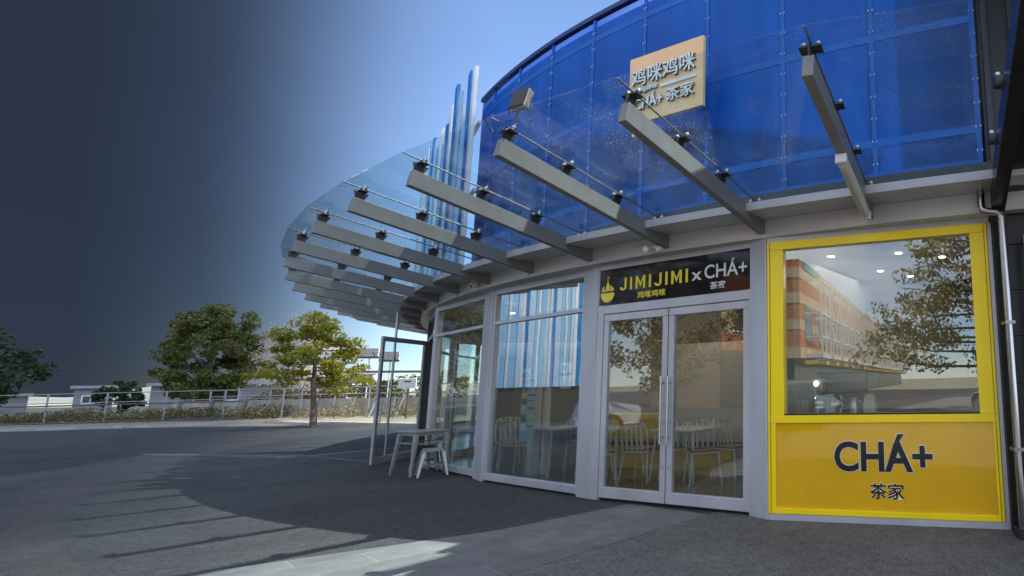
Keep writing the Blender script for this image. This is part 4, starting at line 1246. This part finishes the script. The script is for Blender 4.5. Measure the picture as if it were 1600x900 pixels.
# grassland / hill line far away
hl = MB()
random.seed(61)
nh = 80
for i in range(nh + 1):
    a = R(95 + 75 * i / nh)
    r_ = 420
    z = 4 + 3.2 * math.sin(i * .31) + 2 * math.sin(i * .83 + 1)
    hl.v += [Vector((r_ * math.cos(a), r_ * math.sin(a), -1)), Vector(((r_ + 60) * math.cos(a), (r_ + 60) * math.sin(a), z))]
for i in range(nh): hl.f.append((2 * i, 2 * i + 2, 2 * i + 3, 2 * i + 1))
struct(hl.build('hills', mat('far hills', (.10, .12, .11), .9, 0, .3, .02)))

# ------------------------------------------------------------------ kerbs, walls, railings
kb = MB()
kb.bar((-75, 24.8, .05), (-34.5, 28.7, .05), .35, .13); kb.bar((-34.5, 28.7, .05), (-29.2, 30.3, .05), .35, .13)
kb.bar((-29.2, 30.3, .05), (-23.9, 26.9, .05), .35, .13); kb.bar((-23.9, 26.9, .05), (-4, 20.2 + 14, .05), .35, .13) if False else None
kb.bar((-29.2, 30.3, .05), (-17.0, 24.2, .05), .35, .13)
struct(kb.build('kerb', kerbm))
sheet('footpath', [(-34.5, 28.8), (-29.2, 30.4), (-17.0, 24.3), (-12, 34), (-30, 44), (-60, 36), (-75, 34), (-75, 25)], .09, g_far)
# board wall with sloping posts
wl_ = thing('boundary_wall', 'low pale board wall with slanted posts behind the young tree', 'wall', (-26, 35, 0))
wbm = MB()
p0, p1 = Vector((-42, 37.2, 0)), Vector((-14, 29.3, 0))
for k in range(6): wbm.bar(p0 + Vector((0, 0, .2 + k * .165)), p1 + Vector((0, 0, .2 + k * .165)), .10 - .012 * (k % 2), .158)
wbm.build('boards', concrete, wl_)
for i in range(10):
    p = p0.lerp(p1, (i + .5) / 10) + Vector((-.18, -.42, 0))
    s = MB(); s.bar(p + Vector((0, -.12, .1)), p + Vector((0, .12, 1.15)), .11, .22, (0, 1, 0)); s.build('post', mat('wall post', (.16, .15, .14), .8), wl_)
def railing(name, label, p0, p1, n, hs, r_=.025, post=.04, z0=.1, group=None, flat=False, mm=rails):
    t = thing(name, label, 'railing', tuple(Vector((*p0, z0))), 0, group)
    a, b = Vector((*p0, z0)), Vector((*p1, z0))
    rr = MB()
    for h in hs: rr.tube([a + Vector((0, 0, h)), b + Vector((0, 0, h))], r_, 8)
    rr.build('rail', mm, t, smooth=True)
    for i in range(n + 1):
        p = a.lerp(b, i / n)
        s = MB()
        if flat: s.bar(p, p + Vector((0, 0, hs[-1])), .05, .13)
        else: s.tube([p, p + Vector((0, 0, hs[-1]))], post, 8)
        s.build('post', mm, t)
    return t
railing('railing', 'grey railing with flat dark posts along the left kerb', (-62, 27.0), (-30.0, 29.6), 27, [.2, 1.02], r_=.035, flat=True, mm=mat('rail dark', (.085, .09, .10), .5, .3))
railing('handrail', 'pale double handrail of the ramp behind the left railing', (-66, 32.0), (-31.0, 32.8), 11, [1.12, 1.62], group='ramp handrails')
railing('handrail', 'pale double handrail running above the board wall', (-38.5, 36.0), (-13.5, 29.0), 10, [1.25, 1.62], r_=.03, group='ramp handrails')
# frame of a gate, bicycle rack in front of the wall
gr = thing('bike_rack', 'grey metal rack leaning at the wall beside the tree trunk', 'rack', (-24.0, 31.0, .1))
g = MB()
for x in (-24.9, -23.5): g.tube([(x, 31.2, .1), (x + .1, 31.6, 1.15)], .04, 8)
for k in range(5): g.bar((-24.3, 31.3, .25 + .2 * k), (-23.5, 31.3, .25 + .2 * k), .03, .03)
g.build('bars', rails, gr)

# ------------------------------------------------------------------ far buildings and street things
def house(name, label, base, rz, w, d, h, wall, wins, roofm, flat=True):
    t = thing(name, label, 'house', base, rz)
    FRm = FR[t.name]
    MB().box(-w / 2, w / 2, 0, d, 0, h, FRm).build('wall', wall, t)
    r_ = MB()
    if flat: r_.box(-w / 2 - .3, w / 2 + .3, -.4, d + .3, h + .002, h + .3, FRm)
    else: r_.prism([(-w / 2 - .4, h), (w / 2 + .4, h), (0, h + w * .22)], FRm, -.4, d + .3)
    r_.build('roof', roofm, t)
    for x0, x1, z0, z1 in wins:
        f = MB(); f.box(x0 - .1, x1 + .1, -.06, -.003, z0 - .1, z1 + .1, FRm); f = f.build('window', white, t)
        q_ = MB(); q_.box(x0, (x0 + x1) / 2 - .04, -.075, -.062, z0, z1, FRm); q_.box((x0 + x1) / 2 + .04, x1, -.075, -.062, z0, z1, FRm)
        q_.build('pane', mat('dark pane', (.012, .018, .025), .08), f)
    return t
wallw = mat('white wall', (.24, .24, .245), .8, 0, .08, .6)
roofg = mat('grey roof', (.28, .28, .29), .8, 0, .1, 1)
house('white_house', 'white house with two dark windows behind the young tree', (-52.0, 61.5, 0), R(40), 4.6, 5, 3.3, wallw, [(-1.7, -.3, .9, 2.2), (.4, 1.8, .9, 2.2)], roofg)
house('white_house', 'small white block far behind the left railing', (-78.6, 62, 0), R(52), 2.6, 3, 2.5, wallw, [(-.7, .3, 1.0, 1.7)], roofg)
house('low_building', 'long low grey building far behind the left railing', (-96, 61, 0), R(55), 14, 8, 1.9, mat('grey wall', (.18, .18, .18), .8, 0, .1, .4), [(-5, -1, 1.0, 1.4), (1, 5, 1.0, 1.4)], roofg)
house('pale_house', 'pale grey house roof behind the bare tree', (-62, 62, 0), R(42), 14, 8, 2.5, wallw, [(-4, -1, 1.0, 2.0)], roofg)
# height bar
hb_ = thing('height_barrier', 'dark horizontal height bar on posts behind the open door', 'barrier', (-26, 34.3, 0))
MB().bar((-29.1, 34.5, 2.62), (-23.4, 34.2, 2.5), .10, .13).build('bar', gun, hb_)
for p in ((-29.0, 34.5), (-23.5, 34.2)): MB().tube([(*p, 0), (*p, 2.7)], .06, 8).build('post', gun, hb_)
def flood_mast(x, y, h, label):
    t = thing('floodlight_mast', label, 'mast', (x, y, 0), 0, 'floodlights behind the open door')
    MB().tube([(x, y, 0), (x, y, h)], .03, 8).build('pole', mat('mast pale', (.5, .5, .52), .5), t)
    MB().bar((x - .62, y, h), (x + .62, y - .1, h), .04, .04).build('crossarm', rails, t)
    m_ = Matrix.Translation((x, y - .1, h - .05)) @ Matrix.Rotation(R(35), 4, 'Z') @ Matrix.Rotation(R(-35), 4, 'X')
    MB().box(-.5, .5, -.1, .1, -.32, .32, m_).build('lamp_head', gun, t, bevel=.03)
flood_mast(-28.24, 35.04, 3.75, 'floodlight mast between the young tree and the open door')
flood_mast(-27.4, 35.6, 3.55, 'floodlight mast seen through the open door glass')
sg = thing('street_sign', 'small white sign on a dark stake behind the open door', 'sign', (-21.6, 29.4, 0))
MB().tube([(-21.6, 29.4, 0), (-21.6, 29.4, 1.75)], .05, 8).build('stake', bark, sg)
MB().box(-22.05, -21.15, 29.28, 29.33, 1.55, 2.05).build('plate', white, sg, bevel=.02)
MB().box(-21.75, -21.4, 29.274, 29.28, 1.86, 1.92).build('print', black, sg)

# ------------------------------------------------------------------ what stands behind and beside the camera (mirrored in the glass)
BR = thing('brick_building', 'long orange brick terrace with white framed balconies mirrored in the yellow window', 'building', (-20, -22, 0))
sd_ = Vector((-.36, -.94, 0)).normalized(); nr_ = Vector((.94, -.36, 0)).normalized()
mb_ = Matrix((sd_, -nr_, Vector((0, 0, 1)))).transposed().to_4x4(); mb_.translation = Vector((-20, -22, 0))
MB().box(0, 108, 0, 12, 3.0, 10.0, mb_).build('wall', brick, BR)
MB().box(0.3, 107.7, .5, 11.8, 0, 2.998, mb_).build('shopfront', mat('shopfront dark', (.05, .045, .03), .3), BR)
bd = MB()
for z in (3.02, 5.0, 6.9, 8.7): bd.box(-.03, 108, -.03, 12.03, z, z + .75, mb_)
bd.build('cream_band', cream, BR)
MB().box(1.0, 6.5, -.08, -.04, 9.5, 10.05, mb_).build('green_panel', mat('green panel', (.02, .22, .16), .5), BR)
MB().box(1.2, 108.2, -.9, 0, 2.6, 2.9, mb_).build('awning', yint, BR)
bal = []
for i in range(24):
    x0 = 1.2 + i * 4.35
    f = MB()
    for xx in (x0, x0 + 1.6, x0 + 3.2): f.box(xx - .06, xx + .06, -1.32, -1.2, 3.2, 8.7, mb_)
    for z in (3.2, 4.5, 6.2, 8.6): f.box(x0, x0 + 3.2, -1.31, -1.21, z, z + .12, mb_)
    for xx in (x0, x0 + 3.2):
        for z in (3.2, 4.5, 6.2, 8.6): f.box(xx - .05, xx + .05, -1.2, 0, z, z + .12, mb_)
    f.box(x0 - .05, x0 + 3.25, -1.3, 0, 3.04, 3.199, mb_)
    fo = f.build('balcony', mat('balcony paint', (.50, .49, .47), .5), BR)
    MB().box(x0 + .4, x0 + 2.8, -.04, -.031, 4.3, 6.9, mb_).build('balcony_window', mat('dim window', (.10, .12, .14), .1), fo)
house('cream_house', 'cream and orange building mirrored in the right door', (-28.5, -12.5, 0), R(78), 17, 8, 8.5, cream, [(-6, -3, 4.5, 6.5), (0, 3, 4.5, 6.5), (5, 7.6, 4.5, 6.5)], roofg)
ch_o = [o for o in bpy.data.objects if o.name.startswith('cream_house')][0]
MB().box(-8.53, 8.53, -.03, 0, 0, 3.3, FR[ch_o.name]).build('shopfront', mat('shopfront dark', (.05, .045, .03), .3), ch_o)
MB().box(-8.53, 8.53, -.03, 0, 3.301, 4.3, FR[ch_o.name]).build('brick_band', brick, ch_o)
MB().box(-8.53, 8.53, -.03, 0, 6.8, 7.7, FR[ch_o.name]).build('brick_band', brick, ch_o)
MBo = None
sb = thing('striped_building', 'blue and white striped facade mirrored in the window left of the doors', 'building', (-22, 9, 0))
smm = Matrix.Translation((-22.0, 5.0, 0)) @ Matrix.Rotation(R(90), 4, 'Z')
MB().box(0, 7.9, 0.1, 4, 0, 9.0, smm).build('wall', mat('striped wall', (.3, .4, .5), .6), sb)
MB().box(0, 7.9, -.03, .095, 0, 1.44, smm).build('shopfront', mat('shopfront dark', (.05, .045, .03), .3), sb)
x = 0.; i = 0; random.seed(77)
while x < 7.7:
    wd = random.choice((.11, .14, .18, .24))
    MB().box(x, min(x + wd - .02, 7.9), -.05 - .08 * (i % 2), .098, 1.45, 9.1, smm).build('strip', fm[[0, 1, 3, 2, 0, 3, 1][i % 7]], sb)
    x += wd; i += 1

# white parked car, mirrored in the window and the doors
car = thing('parked_car', 'white parked hatchback mirrored in the shop glass', 'car', (-13.4, 6.5, 0), R(96))
FC = FR[car.name]
prof = [(-2.05, .35), (-2.1, .62), (-2.0, .86), (-1.45, .95), (-1.25, .98), (-.72, 1.38), (.1, 1.46), (1.0, 1.43), (1.62, 1.22), (1.95, .95), (2.05, .62), (2.02, .35)]
body = MB(); nn = len(prof); secs = []
for yy, k in ((-.86, .0), (-.80, 1.), (.80, 1.), (.86, .0)):
    secs.append([FC @ Vector((x * (.97 if k == 0 else 1), yy * (1 if zz < .97 else .84), zz)) for x, zz in prof])
o0 = 0
for s in secs: body.v += s
for i in range(3):
    for j in range(nn): body.f.append((i * nn + j, i * nn + (j + 1) % nn, (i + 1) * nn + (j + 1) % nn, (i + 1) * nn + j))
body.f.append(tuple(reversed(range(nn)))); body.f.append(tuple(3 * nn + j for j in range(nn)))
body.build('body', mat('car white', (.75, .76, .77), .15, 0, .03), car, smooth=True)
sw_ = MB()
for sgn in (-1, 1):
    sw_.prism([(-1.0, 1.0), (-.62, 1.32), (.1, 1.39), (.1, 1.0)], FC, sgn * .74 - .02 * sgn, sgn * .80)
    sw_.prism([(.18, 1.0), (.18, 1.39), (.95, 1.36), (1.4, 1.02)], FC, sgn * .74 - .02 * sgn, sgn * .80)
sw_.build('side_window', mat('car glass', (.01, .012, .014), .05), car)
for sx in (-1.3, 1.3):
    for sy in (-.82, .82):
        mw = FC @ Matrix.Translation((sx, sy, .32)) @ Matrix.Rotation(R(90), 4, 'X')
        w_ = MB(); w_.lathe([(.2, -.1), (.31, -.1), (.32, -.07), (.32, .07), (.31, .1), (.2, .1)], (0, 0, 0), 22); w_.v = [mw @ p for p in w_.v]
        wo_ = w_.build('wheel', mat('tyre', (.02, .02, .02), .8), car, smooth=True)
        r_ = MB(); r_.lathe([(.05, -.105), (.19, -.103), (.2, .103), (.05, .105)], (0, 0, 0), 16); r_.v = [mw @ p for p in r_.v]
        r_.build('rim', steel, wo_)
for sy in (-.6, .6):
    MB().box(-2.09, -2.03, sy - .17, sy + .17, .66, .80, FC).build('headlight', mat('lamp clear', (.7, .7, .7), .1), car)

# two more cars parked along the street behind the camera, mirrored in the gold panel
def car_copy(loc, rz, label, paint):
    r = dup(car, loc, rz, label)
    for c_ in r.children:
        if c_.name.startswith('body'):
            c_.data = c_.data.copy(); c_.data.materials[0] = paint
    return r
car_copy((-7.6, -4.2, 0), R(70), 'dark grey parked hatchback mirrored at the left of the gold panel', mat('car grey', (.06, .065, .07), .15, .2, .03))
car_copy((-1.6, -9.5, 0), R(-15), 'silver parked hatchback mirrored at the right of the gold panel', mat('car silver', (.45, .46, .47), .2, .5, .03))
